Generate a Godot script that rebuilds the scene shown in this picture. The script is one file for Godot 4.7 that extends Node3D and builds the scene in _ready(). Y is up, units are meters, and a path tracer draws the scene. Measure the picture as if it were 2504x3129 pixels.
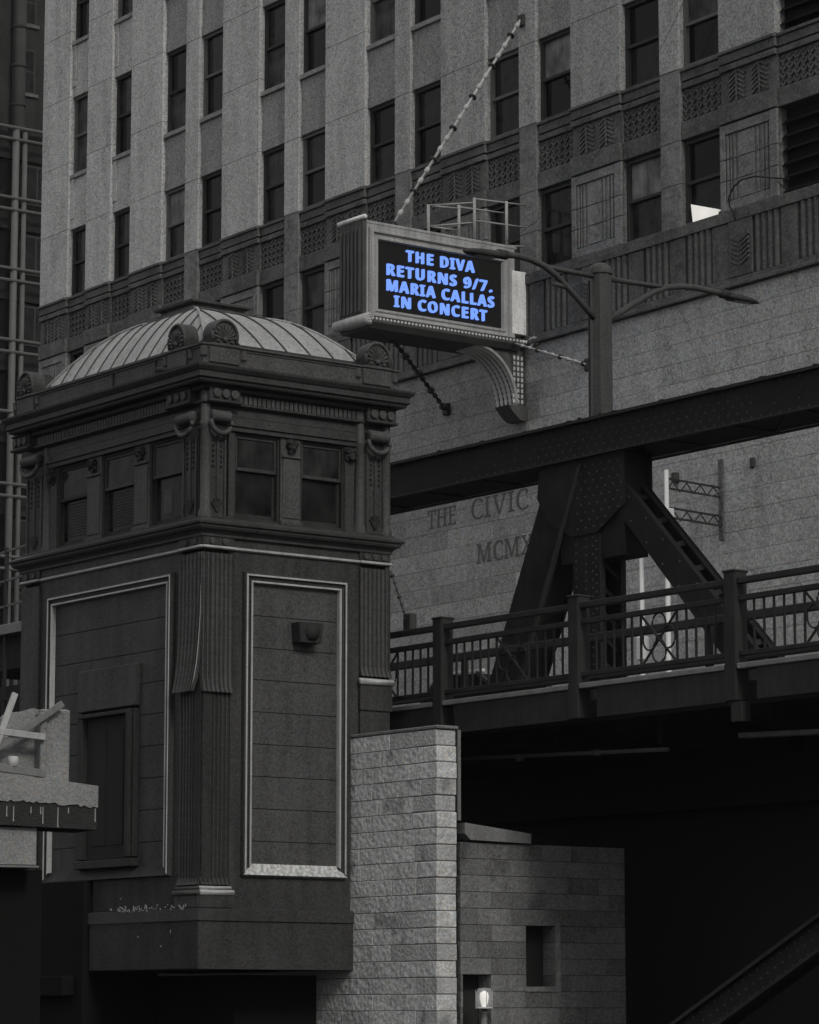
extends Node3D

var names := {}
var rng := RandomNumberGenerator.new()
var M := {}
var cache := {}

# ------------------------------------------------------------------ nodes
func numbered(called: String) -> String:
	if not names.has(called):
		names[called] = 0
		return called
	names[called] += 1
	return "%s_%03d" % [called, names[called]]

func tag(o: Node, label: String, category: String, group := "", kind := "") -> Node:
	o.set_meta("label", label)
	o.set_meta("category", category)
	if group != "": o.set_meta("group", group)
	if kind != "": o.set_meta("kind", kind)
	return o

func thing(called: String, label: String, category: String, at := Vector3.ZERO, turn := 0.0, group := "") -> Node3D:
	var o := Node3D.new()
	o.name = numbered(called)
	add_child(o)
	o.position = at
	o.rotation.y = turn
	tag(o, label, category, group)
	return o

func obj(called: String, s: SurfaceTool, m: Material, parent: Node = self, turn := 0.0, smooth := false) -> MeshInstance3D:
	s.generate_normals()
	var mesh := s.commit()
	mesh.surface_set_material(0, m)
	return place(called, mesh, parent, Transform3D(Basis(Vector3.UP, turn), Vector3.ZERO))

func place(called: String, mesh: Mesh, parent: Node, t := Transform3D()) -> MeshInstance3D:
	var o := MeshInstance3D.new()
	o.mesh = mesh
	o.name = numbered(called) if parent == self else called
	parent.add_child(o, true)
	o.transform = t
	return o

func struct(called: String, s: SurfaceTool, m: Material) -> MeshInstance3D:
	var o := obj(called, s, m)
	o.set_meta("kind", "structure")
	return o

func stuff(o: Node) -> Node:
	o.set_meta("kind", "stuff")
	return o

# ------------------------------------------------------------------ shapes
func S(smooth := false) -> SurfaceTool:
	var s := SurfaceTool.new()
	s.begin(Mesh.PRIMITIVE_TRIANGLES)
	s.set_smooth_group(0 if smooth else -1)
	return s

func tri(s: SurfaceTool, a: Vector3, b: Vector3, c: Vector3) -> void:
	s.add_vertex(a); s.add_vertex(c); s.add_vertex(b)

func quad(s: SurfaceTool, a: Vector3, b: Vector3, c: Vector3, d: Vector3) -> void:   # counter-clockwise seen from outside
	tri(s, a, b, c)
	tri(s, a, c, d)

func box(s: SurfaceTool, x0: float, y0: float, z0: float, x1: float, y1: float, z1: float, bv := 0.0, t := Transform3D()) -> void:
	var a := Vector3(minf(x0, x1), minf(y0, y1), minf(z0, z1))
	var b := Vector3(maxf(x0, x1), maxf(y0, y1), maxf(z0, z1))
	if bv <= 0.0:
		var c := []
		for i in 8:
			c.append(t * Vector3(b.x if i & 1 else a.x, b.y if i & 2 else a.y, b.z if i & 4 else a.z))
		quad(s, c[4], c[5], c[7], c[6]); quad(s, c[1], c[0], c[2], c[3])
		quad(s, c[5], c[1], c[3], c[7]); quad(s, c[0], c[4], c[6], c[2])
		quad(s, c[6], c[7], c[3], c[2]); quad(s, c[0], c[1], c[5], c[4])
		return
	var ctr := (a + b) / 2.0
	var h := (b - a) / 2.0
	var v := func(sx, sy, sz, ax):
		var p := Vector3(h.x - bv, h.y - bv, h.z - bv)
		p[ax] += bv
		return t * (ctr + Vector3(sx * p.x, sy * p.y, sz * p.z))
	for sg in [-1.0, 1.0]:
		for ax in 3:
			var q := []
			for k in [[-1, -1], [1, -1], [1, 1], [-1, 1]]:
				var d := [0.0, 0.0, 0.0]
				d[ax] = sg; d[(ax + 1) % 3] = k[0]; d[(ax + 2) % 3] = k[1]
				q.append(v.call(d[0], d[1], d[2], ax))
			if sg > 0: quad(s, q[0], q[1], q[2], q[3])
			else: quad(s, q[3], q[2], q[1], q[0])
	for ax in 3:
		var u := (ax + 1) % 3
		var w := (ax + 2) % 3
		for su in [-1.0, 1.0]:
			for sw in [-1.0, 1.0]:
				var q := []
				for e in [[-1.0, u], [1.0, u], [1.0, w], [-1.0, w]]:
					var d := [0.0, 0.0, 0.0]
					d[ax] = e[0]; d[u] = su; d[w] = sw
					q.append(v.call(d[0], d[1], d[2], e[1]))
				if su * sw > 0: quad(s, q[3], q[2], q[1], q[0])
				else: quad(s, q[0], q[1], q[2], q[3])
	for sx in [-1.0, 1.0]:
		for sy in [-1.0, 1.0]:
			for sz in [-1.0, 1.0]:
				var p = [v.call(sx, sy, sz, 0), v.call(sx, sy, sz, 1), v.call(sx, sy, sz, 2)]
				if sx * sy * sz > 0: tri(s, p[0], p[1], p[2])
				else: tri(s, p[0], p[2], p[1])

func bar(s: SurfaceTool, a: Vector3, b: Vector3, wide: float, thick: float, up := Vector3.UP, bv := 0.0) -> void:
	var d := (b - a)
	var l := d.length()
	d = d / l
	var side := d.cross(up).normalized()
	var top := side.cross(d)
	box(s, -wide / 2, -thick / 2, 0, wide / 2, thick / 2, l, bv, Transform3D(Basis(-side, top, d), a))

func tube(s: SurfaceTool, pts: Array, r, n := 8, closed := false, caps := true) -> void:
	var rings := []
	var m := pts.size()
	for i in m:
		var p: Vector3 = pts[i]
		var f: Vector3
		if closed: f = pts[(i + 1) % m] - pts[(i + m - 1) % m]
		else: f = pts[mini(i + 1, m - 1)] - pts[maxi(i - 1, 0)]
		f = f.normalized()
		var up := Vector3.UP if absf(f.y) < 0.95 else Vector3.RIGHT
		var e1 := f.cross(up).normalized()
		var e2 := e1.cross(f)
		var rr: float = r[i] if r is Array else r
		var ring := []
		for k in n:
			var a := TAU * k / n
			ring.append(p + (e1 * cos(a) + e2 * sin(a)) * rr)
		rings.append(ring)
	var last := m if closed else m - 1
	for i in last:
		for k in n:
			var A = rings[i]
			var B = rings[(i + 1) % m]
			quad(s, A[k], A[(k + 1) % n], B[(k + 1) % n], B[k])
	if caps and not closed:
		for k in range(1, n - 1):
			tri(s, rings[0][0], rings[0][k + 1], rings[0][k])
			tri(s, rings[m - 1][0], rings[m - 1][k], rings[m - 1][k + 1])

func lathe(s: SurfaceTool, prof: Array, t := Transform3D(), n := 16) -> void:   # [radius, height]
	for i in prof.size() - 1:
		for k in n:
			var a := TAU * k / n
			var b := TAU * (k + 1) / n
			var p := [Vector3(cos(a) * prof[i][0], prof[i][1], -sin(a) * prof[i][0]), Vector3(cos(b) * prof[i][0], prof[i][1], -sin(b) * prof[i][0]), Vector3(cos(b) * prof[i + 1][0], prof[i + 1][1], -sin(b) * prof[i + 1][0]), Vector3(cos(a) * prof[i + 1][0], prof[i + 1][1], -sin(a) * prof[i + 1][0])]
			quad(s, t * p[0], t * p[1], t * p[2], t * p[3])

func prism(s: SurfaceTool, pts: Array, depth: float, t := Transform3D()) -> void:   # outline in x, y from z = 0 to z = depth
	var P := PackedVector2Array(pts)
	if Geometry2D.is_polygon_clockwise(P): P.reverse()
	var ix := Geometry2D.triangulate_polygon(P)
	for i in range(0, ix.size(), 3):
		var a := P[ix[i]]
		var b := P[ix[i + 1]]
		var c := P[ix[i + 2]]
		if (b - a).cross(c - a) < 0:
			var x := b
			b = c
			c = x
		tri(s, t * Vector3(a.x, a.y, depth), t * Vector3(b.x, b.y, depth), t * Vector3(c.x, c.y, depth))
		tri(s, t * Vector3(a.x, a.y, 0), t * Vector3(c.x, c.y, 0), t * Vector3(b.x, b.y, 0))
	for i in P.size():
		var a := P[i]
		var b := P[(i + 1) % P.size()]
		quad(s, t * Vector3(a.x, a.y, 0), t * Vector3(b.x, b.y, 0), t * Vector3(b.x, b.y, depth), t * Vector3(a.x, a.y, depth))

func cornice(s: SurfaceTool, prof: Array, x0: float, z0: float, x1: float, z1: float) -> void:   # [projection, height] run round a rectangle
	for i in prof.size() - 1:
		var r := []
		for j in [i, i + 1]:
			var o: float = prof[j][0]
			var y: float = prof[j][1]
			r.append([Vector3(x0 - o, y, z1 + o), Vector3(x1 + o, y, z1 + o), Vector3(x1 + o, y, z0 - o), Vector3(x0 - o, y, z0 - o)])
		for k in 4:
			quad(s, r[0][k], r[0][(k + 1) % 4], r[1][(k + 1) % 4], r[1][k])

func frame(s: SurfaceTool, u0: float, v0: float, u1: float, v1: float, prof: Array, skip_bottom := false) -> void:   # [inset, height] mitred round an opening in the plane z = 0
	for i in prof.size() - 1:
		var r := []
		for j in [i, i + 1]:
			var d: float = prof[j][0]
			var h: float = prof[j][1]
			r.append([Vector3(u0 + d, v0 + d, h), Vector3(u1 - d, v0 + d, h), Vector3(u1 - d, v1 - d, h), Vector3(u0 + d, v1 - d, h)])
		for k in 4:
			if skip_bottom and k == 0: continue
			quad(s, r[0][k], r[0][(k + 1) % 4], r[1][(k + 1) % 4], r[1][k])

func flutes(s: SurfaceTool, u0: float, u1: float, n: int, rows: Array, depth: float) -> void:   # corrugated sheet; rows of [height, du, dw]
	var prof := []
	for i in n:
		for k in [[0.0, 0.0], [0.3, 0.0], [0.34, -0.45], [0.48, -0.9], [0.65, -1.0], [0.82, -0.9], [0.96, -0.45]]:
			prof.append(Vector2(u0 + (u1 - u0) * (i + k[0]) / n, depth * k[1]))
	prof.append(Vector2(u1, 0))
	prof.push_front(Vector2(u0, -depth * 2))
	prof.append(Vector2(u1, -depth * 2))
	for j in rows.size() - 1:
		var a = rows[j]
		var b = rows[j + 1]
		for i in prof.size() - 1:
			var f0: float = (prof[i].x - u0) / (u1 - u0)
			var f1: float = (prof[i + 1].x - u0) / (u1 - u0)
			var p = func(q: Vector2, r: Array, f: float): return Vector3(q.x + r[1] * (r[3] * f + 1.0 - r[3] if r.size() > 3 else 1.0), r[0], q.y + r[2])
			quad(s, p.call(prof[i], a, f0), p.call(prof[i + 1], a, f1), p.call(prof[i + 1], b, f1), p.call(prof[i], b, f0))

func dome_dot(s: SurfaceTool, c: Vector3, r: float, out: Vector3, flat := 0.7) -> void:
	var e1 := out.cross(Vector3.UP if absf(out.y) < 0.9 else Vector3.RIGHT).normalized()
	var e2 := out.cross(e1)
	for k in 6:
		var a := TAU * k / 6
		var b := TAU * (k + 1) / 6
		var pa := c + (e1 * cos(a) + e2 * sin(a)) * r
		var pb := c + (e1 * cos(b) + e2 * sin(b)) * r
		tri(s, pa, pb, c + out * r * flat)

func lumpy(s: SurfaceTool, c: Vector3, r: Vector3, sd: int, amp := 0.25, n := 9) -> void:
	var nz := FastNoiseLite.new()
	nz.seed = sd
	nz.frequency = 0.9
	var v := func(i: int, j: int):
		var th := PI * i / n
		var ph := TAU * j / (n + 3)
		var d := Vector3(sin(th) * cos(ph), cos(th), sin(th) * sin(ph))
		return c + d * r * (1.0 + amp * nz.get_noise_3dv(d * 1.6) * 2.0)
	for i in n:
		for j in n + 3:
			quad(s, v.call(i, j), v.call(i, j + 1), v.call(i + 1, j + 1), v.call(i + 1, j))

# ------------------------------------------------------------------ materials
func seam(sd: int, freq: float, size := 512, oct := 4) -> PackedByteArray:
	var k := "%d_%f_%d_%d" % [sd, freq, size, oct]
	if not cache.has(k):
		var n := FastNoiseLite.new()
		n.seed = sd
		n.frequency = freq
		n.fractal_octaves = oct
		var im := n.get_seamless_image(size, size)
		im.convert(Image.FORMAT_L8)
		cache[k] = im.get_data()
	return cache[k]

func tex(sd: int, blotch: float, streak: float, grain: float, chroma: float, peel := 0.0, stain := 0.0) -> ImageTexture:
	var n := 512
	var A := seam(sd, 0.012)
	var B := seam(sd + 1, 0.006, 512, 5)
	var data := PackedByteArray()
	data.resize(n * n * 3)
	var lut := PackedByteArray()
	lut.resize(1024)
	for i in 1024:
		lut[i] = int(clampf(Color(i / 1023.0, 0, 0).linear_to_srgb().r, 0, 1) * 255)
	for y in n:
		for x in n:
			var i := y * n + x
			var b := A[i] / 127.5 - 1.0
			var sk := B[(y * n) + ((x * 7) % n)] / 127.5 - 1.0
			var g := rng.randf() + rng.randf() - 1.0
			var h := (rng.randf() + rng.randf() - 1.0) * chroma
			var v := 0.55 * (1.0 + blotch * b + streak * sk + grain * g)
			if peel > 0.0 and A[((y * 3) % n) * n + (x * 3) % n] / 255.0 + g * 0.1 > peel:
				v = 0.98
			if stain > 0.0:
				v *= 1.0 - 0.42 * smoothstep(stain, stain + 0.2, A[y * n + (x + 90) % n] / 255.0)
			data[i * 3] = lut[clampi(int(v * (1.0 + h) * 1023), 0, 1023)]
			data[i * 3 + 1] = lut[clampi(int(v * 1023), 0, 1023)]
			data[i * 3 + 2] = lut[clampi(int(v * (1.0 - h * 1.2) * 1023), 0, 1023)]
	return ImageTexture.create_from_image(Image.create_from_data(n, n, false, Image.FORMAT_RGB8, data))

func bump(sd: int, freq: float, strength: float) -> ImageTexture:
	var im := Image.create_from_data(512, 512, false, Image.FORMAT_L8, seam(sd, freq, 512, 5))
	im.convert(Image.FORMAT_RGBA8)
	im.bump_map_to_normal_map(strength)
	return ImageTexture.create_from_image(im)

func mat(v: float, rough := 0.85, t: Texture2D = null, tile := 8.0, nm: Texture2D = null, depth := 1.0, metal := 0.0) -> StandardMaterial3D:
	var m := StandardMaterial3D.new()
	var k := v / 0.55 if t else v
	m.albedo_color = Color(k, k * 0.996, k * 0.985).linear_to_srgb()
	m.roughness = rough
	m.metallic_specular = 0.35 if v > 0.12 else 0.16
	m.metallic = metal
	m.uv1_triplanar = true
	m.uv1_world_triplanar = true
	m.uv1_scale = Vector3.ONE / tile
	if t: m.albedo_texture = t
	if nm:
		m.normal_enabled = true
		m.normal_texture = nm
		m.normal_scale = depth
	return m

func make_materials() -> void:
	var stone := tex(11, 0.07, 0.15, 0.62, 0.13)
	var soot := tex(23, 0.2, 0.2, 0.5, 0.13)
	var paint := tex(31, 0.14, 0.2, 0.55, 0.12)
	var steel := tex(43, 0.20, 0.12, 0.3, 0.12)
	var conc := tex(57, 0.16, 0.12, 0.55, 0.24)
	var peel := tex(61, 0.3, 0.1, 0.3, 0.1, 0.52)
	var stained := tex(71, 0.08, 0.12, 0.5, 0.14, 0.0, 0.66)
	var nb := bump(5, 0.05, 3.0)
	var nf := bump(9, 0.15, 3.0)
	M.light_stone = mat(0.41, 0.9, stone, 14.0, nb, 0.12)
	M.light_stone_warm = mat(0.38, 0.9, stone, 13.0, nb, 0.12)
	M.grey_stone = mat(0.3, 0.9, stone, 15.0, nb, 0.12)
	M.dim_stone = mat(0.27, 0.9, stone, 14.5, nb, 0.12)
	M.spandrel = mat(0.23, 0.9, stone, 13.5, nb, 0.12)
	M.wall_stone = []
	for v in [0.205, 0.215, 0.25, 0.3, 0.31, 0.32]: M.wall_stone.append(mat(v, 0.9, stone, 12.0 + v * 10.0, nb, 0.12))
	M.sooty_stone = mat(0.098, 0.9, soot, 16.0, nb, 0.4)
	M.sooty_pier = mat(0.165, 0.9, soot, 16.0, nb, 0.4)
	M.letter = mat(0.09, 0.95)
	M.core = mat(0.05, 0.95)
	M.sash = mat(0.045, 0.7)
	M.sash_light = mat(0.12, 0.6)
	var mottle := tex(83, 0.75, 0.35, 0.2, 0.1)  # mottled reflections painted into the pane colours
	M.pane = mat(0.012, 0.08, mottle, 4.1)
	M.pane.metallic_specular = 0.22
	M.pane_dim = mat(0.017, 0.12, mottle, 3.3)
	M.pane_dim.metallic_specular = 0.22
	M.pane_dark = mat(0.005, 0.06)
	M.pane_dark.metallic_specular = 0.2
	M.shade = mat(0.13, 0.6, mottle, 5.0)
	M.blind = mat(0.05, 0.3, mottle, 5.0)
	M.louvre = mat(0.012, 0.9)
	M.louvre.metallic_specular = 0.1
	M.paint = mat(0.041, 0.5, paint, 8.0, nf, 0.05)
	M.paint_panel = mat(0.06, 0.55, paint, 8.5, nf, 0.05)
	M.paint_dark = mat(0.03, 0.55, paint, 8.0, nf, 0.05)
	M.paint.metallic_specular = 0.22
	M.paint_panel.metallic_specular = 0.22
	M.edge = mat(0.34, 0.4, paint, 3.0)
	M.peel = mat(0.3, 0.8, peel, 1.5)
	M.flake = mat(0.28, 0.8)
	M.roof = mat(0.25, 0.55, paint, 11.0)
	M.seam = mat(0.05, 0.6)
	M.steel = mat(0.019, 0.65, steel, 5.0, nf, 0.05)
	M.steel_worn = mat(0.034, 0.6, steel, 5.0, nf, 0.05)
	M.rivet = mat(0.05, 0.6)
	M.rail = mat(0.029, 0.6, steel, 4.0)
	M.kerb = mat(0.15, 0.85, conc, 4.0)
	M.black = mat(0.028, 0.95)
	M.near_black = mat(0.009, 0.95)  # near-black colour paints the dark shade under tower and ledge
	M.near_black.metallic_specular = 0.1
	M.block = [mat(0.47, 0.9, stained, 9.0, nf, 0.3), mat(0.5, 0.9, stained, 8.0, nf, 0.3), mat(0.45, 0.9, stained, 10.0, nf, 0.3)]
	M.side_block = [mat(0.12, 0.9, stained, 9.0, nf, 0.25), mat(0.15, 0.9, stained, 8.0, nf, 0.25)]  # stained stone, with the shade under the deck also put into its colour
	M.block_dull = mat(0.36, 0.9, stained, 5.0, nf, 0.4)
	M.joint = mat(0.11, 0.95)
	M.block_dirty = mat(0.15, 0.9, conc, 2.4, nf, 0.8)
	M.mortar = mat(0.05, 0.95)
	M.concrete = mat(0.18, 0.9, conc, 6.0, nf, 0.25)
	M.concrete_dark = mat(0.03, 0.7, conc, 2.6, nf, 1.0)
	M.timber = mat(0.3, 0.85, conc, 1.6)
	M.timber_dark = mat(0.14, 0.85, conc, 1.6)
	M.sign_frame = mat(0.3, 0.6, paint, 5.0)
	M.sign_white = mat(0.62, 0.6, paint, 5.0)
	M.sign_dark = mat(0.07, 0.7, soot, 4.0)
	M.screen = mat(0.018, 0.5)
	M.bead = mat(0.5, 0.4)
	M.chain_light = mat(0.36, 0.5, conc, 2.0)
	M.chain_dark = mat(0.05, 0.6)
	M.lamp_post = mat(0.055, 0.45, paint, 4.0)
	M.white_paint = mat(0.52, 0.6)
	M.brick = mat(0.028, 0.95, soot, 12.0)
	M.pipe = mat(0.1, 0.5, paint, 8.0)
	M.road = mat(0.05, 0.95, conc, 6.0)
	M.pavement = mat(0.2, 0.9, conc, 6.0)
	M.car_body = mat(0.05, 0.2)
	M.chrome = mat(0.7, 0.15, null, 1.0, null, 1.0, 1.0)
	M.tyre = mat(0.015, 0.9)
	M.letters_lit = StandardMaterial3D.new()
	M.letters_lit.albedo_color = Color(0.05, 0.08, 0.15)
	M.letters_lit.emission_enabled = true
	M.letters_lit.emission = Color(0.46, 0.62, 1.0)
	M.letters_lit.emission_energy_multiplier = 0.85
	var gl := StandardMaterial3D.new()
	gl.transparency = BaseMaterial3D.TRANSPARENCY_ALPHA
	gl.albedo_color = Color(0.9, 0.9, 0.9, 0.18)
	gl.roughness = 0.05
	M.clear_glass = gl
	M.water = mat(0.02, 0.12)
	M.glow = mat(0.75, 0.5)
	M.glow.emission_enabled = true
	M.glow.emission = Color(1.0, 0.98, 0.93)
	M.glow.emission_energy_multiplier = 0.35

# ------------------------------------------------------------------ the place
func _ready() -> void:
	rng.seed = 7
	var cam := Camera3D.new()
	cam.name = "camera"
	cam.near = 0.5
	cam.far = 4000.0
	cam.fov = 18.27
	add_child(cam)
	cam.position = Vector3(37.868, 3.0, 24.490)
	var yaw := deg_to_rad(36.65)
	var pitch := deg_to_rad(8.89)
	var fwd := Vector3(-cos(yaw) * cos(pitch), sin(pitch), -sin(yaw) * cos(pitch))
	cam.look_at_from_position(cam.position, cam.position + fwd, Vector3.UP)
	cam.current = true
	var we := WorldEnvironment.new()
	we.name = "environment"
	var env := Environment.new()
	env.background_mode = Environment.BG_SKY
	var sky := Sky.new()
	var sm := ProceduralSkyMaterial.new()
	sm.sky_top_color = Color(0.74, 0.745, 0.75)
	sm.sky_horizon_color = Color(0.62, 0.62, 0.615)
	sm.sky_curve = 0.2
	sm.ground_horizon_color = Color(0.2, 0.2, 0.2)
	sm.ground_bottom_color = Color(0.12, 0.12, 0.12)
	sm.sun_angle_max = 0.0
	sky.sky_material = sm
	env.sky = sky
	env.tonemap_mode = Environment.TONE_MAPPER_LINEAR
	env.tonemap_exposure = 1.32
	env.sdfgi_enabled = true
	env.ssao_enabled = true
	env.ssil_enabled = true
	env.fog_enabled = true
	env.fog_density = 0.00009  # thin fog added to lift the blacks
	env.fog_light_color = Color(0.62, 0.62, 0.62)
	we.environment = env
	add_child(we)
	var sun := DirectionalLight3D.new()
	sun.name = "sun"
	sun.light_energy = 0.4
	sun.light_angular_distance = 14.0
	sun.light_color = Color(1.0, 0.99, 0.97)
	sun.shadow_enabled = true
	add_child(sun)
	sun.look_at_from_position(Vector3(95, 70, 14), Vector3.ZERO, Vector3.UP)

	make_materials()
	ground_and_deck()
	opera_building()
	far_buildings()
	bridge_house()
	stone_pier()
	truss()
	railing()
	marquee()
	street_lamp()
	street_things()
	ledge()

func ground_and_deck() -> void:
	var s := S()
	quad(s, Vector3(-1500, 0, 1500), Vector3(1500, 0, 1500), Vector3(1500, 0, -1500), Vector3(-1500, 0, -1500))
	struct("river", s, M.water)
	s = S()
	box(s, -60, 7.1, -20.3, 16, 7.45, -6.25)
	struct("road", s, M.road)
	s = S()
	box(s, -60, 7.28, -6.25, 16, 7.42, -4.0)
	struct("pavement", s, M.pavement)
	s = S()
	box(s, -60, 0, -9.6, 16, 7.08, -8.6)
	struct("dark_back_wall", s, M.black)  # wall added to keep the void under the deck dark
	s = S()
	box(s, -9, 0, -3.4, -0.9, 3.5, -1.2)
	struct("foundation", s, M.near_black)
	# floor beams under the deck
	var b := thing("deck_girder", "dark steel girder under the pavement behind the kerb plates", "girder")
	s = S()
	box(s, -8, 6.1, -8.2, 14, 7.06, -8.15); box(s, -8, 6.04, -8.35, 14, 6.1, -8.0)
	obj("web", s, M.black, b)
	for i in 9:
		s = S()
		box(s, -6.0 + i * 2.4, 6.75, -8.1, -5.9 + i * 2.4, 7.07, -5.4)
		obj("cross_beam", s, M.black, b)

# ------------------------------------------------------------------ the large building behind
const WIN := [[-13.79, -12.75], [-11.36, -10.27], [-8.55, -7.36], [-6.67, -5.44], [-3.62, -2.42], [-1.75, -0.5], [1.28, 2.54], [3.2, 4.49], [6.27, 7.55], [8.2, 9.51], [11.28, 12.61], [13.28, 14.6]]
const PIERS := [[-15.4, -13.79], [-12.75, -11.36], [-10.27, -8.55], [-5.44, -3.62], [-0.5, 1.28], [4.49, 6.27], [9.51, 11.28], [14.6, 16.4], [19.6, 21.4]]
const SLIM := [[-7.36, -6.67], [-2.42, -1.75], [2.54, 3.2], [7.55, 8.2], [12.61, 13.28]]
const ROWS := [[22.99, 24.94], [26.54, 28.83], [30.49, 32.78], [34.4, 36.6]]

func sash_window(parent: Node3D, u0: float, u1: float, y0: float, y1: float, i: int) -> void:
	var ym := lerpf(y0, y1, 0.5)
	var s := S()
	var w := -0.21
	for e in [[u0, u0 + 0.045], [u1 - 0.045, u1]]:
		box(s, e[0], y0, w - 0.06, e[1], y1, w + 0.05)
	box(s, u0 + 0.045, y1 - 0.08, w - 0.06, u1 - 0.045, y1, w + 0.05)
	box(s, u0 + 0.045, y0, w - 0.06, u1 - 0.045, y0 + 0.09, w + 0.03)
	box(s, u0 + 0.045, ym - 0.04, w - 0.05, u1 - 0.045, ym + 0.035, w + 0.035, 0.008)
	for e in [[u0 + 0.045, u0 + 0.085], [u1 - 0.085, u1 - 0.045]]:
		box(s, e[0], ym + 0.035, w - 0.05, e[1], y1 - 0.08, w + 0.02)
		box(s, e[0], y0 + 0.09, w - 0.055, e[1], ym - 0.04, w - 0.01)
	var f := obj("window", s, M.sash if i % 3 else M.sash_light if i % 2 else M.sash, parent)
	var kinds := [M.pane, M.pane_dark, M.pane_dim, M.blind, M.pane_dark, M.shade, M.pane]
	s = S()
	box(s, u0 + 0.085, ym + 0.035, w - 0.035, u1 - 0.085, y1 - 0.08, w - 0.03)
	obj("pane", s, kinds[(i * 5 + 2) % 7], f)
	s = S()
	box(s, u0 + 0.085, y0 + 0.09, w - 0.05, u1 - 0.085, ym - 0.04, w - 0.045)
	obj("pane", s, kinds[[0, 1, 4, 1, 2, 0, 6, 3][(i * 5) % 8]], f)

func opera_building() -> void:
	var b := thing("office_building", "tall pale limestone office building with carved bands and paired sash windows", "building", Vector3(-25, 0, -20), -atan(0.03))
	var s := S()
	box(s, -15.38, 0, -14, 24, 37.5, -0.3)
	obj("wall", s, M.core, b)
	# tall piers, in stones one storey high
	var k := 0
	for p in PIERS:
		k += 1
		var top := 22.98
		for y in [24.95, 26.9, 28.85, 30.8, 32.75, 34.7, 37.2]:
			s = S()
			box(s, p[0], top, -0.3, p[1], y - 0.002, 0.0, 0.012)
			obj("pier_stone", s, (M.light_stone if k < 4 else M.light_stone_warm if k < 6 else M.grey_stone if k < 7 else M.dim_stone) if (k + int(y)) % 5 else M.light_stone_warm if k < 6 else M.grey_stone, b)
			top = y
	for p in SLIM:
		var top := 19.5
		for y in [20.45, 21.4, 22.98, 24.9, 28.8, 32.7, 37.2]:
			s = S()
			box(s, p[0], top, -0.3, p[1], y - 0.004, -0.02 if y > 23 else -0.03, 0.012)
			obj("mullion_stone", s, ((M.light_stone_warm if p[0] < 0 else M.grey_stone) if y > 23 else M.sooty_pier), b)
			top = y
	# windows and the spandrels between them
	var n := 0
	for c in WIN:
		for r in 3:
			n += 1
			sash_window(b, c[0] + 0.01, c[1] - 0.01, ROWS[r][0], ROWS[r][1], n + r)
			var lo: float = ROWS[r][1]
			var hi: float = ROWS[r + 1][0]
			s = S()
			box(s, c[0] + 0.004, lo + 0.004, -0.3, c[1] - 0.004, lo + 0.3, -0.09, 0.01)
			if c[0] < -10:
				box(s, c[0] + 0.2, lo + 0.304, -0.3, c[1] - 0.2, hi - 0.13, -0.1)
				box(s, c[0] + 0.004, lo + 0.304, -0.3, c[0] + 0.196, hi - 0.13, -0.07)
				box(s, c[1] - 0.196, lo + 0.304, -0.3, c[1] - 0.004, hi - 0.13, -0.07)
			else:
				box(s, c[0] + 0.004, lo + 0.304, -0.3, c[1] - 0.004, hi - 0.13, -0.11)
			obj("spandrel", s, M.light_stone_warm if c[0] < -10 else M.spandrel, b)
			s = S()
			box(s, c[0] - 0.0, hi - 0.125, -0.28, c[1] + 0.0, hi - 0.004, -0.035, 0.012)
			obj("sill", s, M.spandrel, b)
		if c[0] > -9 or c[0] < -9:
			n += 1
			sash_window(b, c[0] + 0.01, c[1] - 0.01, 19.52, 21.38, n)
	# wide dark opening with louvres at the right
	for y in [[19.52, 21.36], [23.1, 24.9], [26.5, 28.8], [30.5, 32.8]]:
		s = S()
		box(s, 16.41, y[0], -0.29, 19.59, y[1], -0.28)
		var o := obj("louvre_opening", s, M.louvre, b)
		for i in 6:
			s = S()
			var yy: float = y[0] + 0.12 + i * (y[1] - y[0] - 0.1) / 6.0
			bar(s, Vector3(16.42, yy, -0.2), Vector3(19.58, yy, -0.2), 0.16, 0.012, Vector3(0, 0.75, 0.65))
			obj("slat", s, M.louvre, o)
	for y in [[24.904, 26.49], [28.804, 30.49], [32.804, 37.2]]:
		s = S()
		box(s, 16.404, y[0], -0.3, 19.596, y[1], -0.1)
		obj("spandrel", s, M.spandrel, b)
	carved_band(b)
	# lower wall of long courses
	var bot := 0.0
	var y0 := 17.84
	var row := 0
	while y0 > 7.4:
		var h := 0.425
		var u := -15.38
		row += 1
		var cuts := [2.0]
		var cu := 2.0 + (row % 3) * 0.7
		while cu < 19.0:
			cu += rng.randf_range(1.7, 2.5)
			cuts.append(minf(cu, 19.6))
		cuts.append(24.0)
		for c in cuts:
			s = S()
			box(s, u + 0.001, y0 - h + 0.003, -0.3, c - 0.001, y0 - 0.003, -0.05 + rng.randf_range(-0.002, 0.002), 0.003)
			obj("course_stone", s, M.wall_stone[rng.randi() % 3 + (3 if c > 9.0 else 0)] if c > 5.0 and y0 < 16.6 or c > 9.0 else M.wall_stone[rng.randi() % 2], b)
			u = c
		y0 -= h
	# lettering as dark inlay: shade and soot of the cuts put into its colour
	for t in [["THE", 3.88, 5.02, 14.13, 0.44], ["CIVIC", 5.63, 7.8, 14.13, 0.48], ["MCMX", 5.82, 7.95, 13.09, 0.46]]:
		inlaid_word(b, t[0], t[1], t[2], t[3], t[4])

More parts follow.
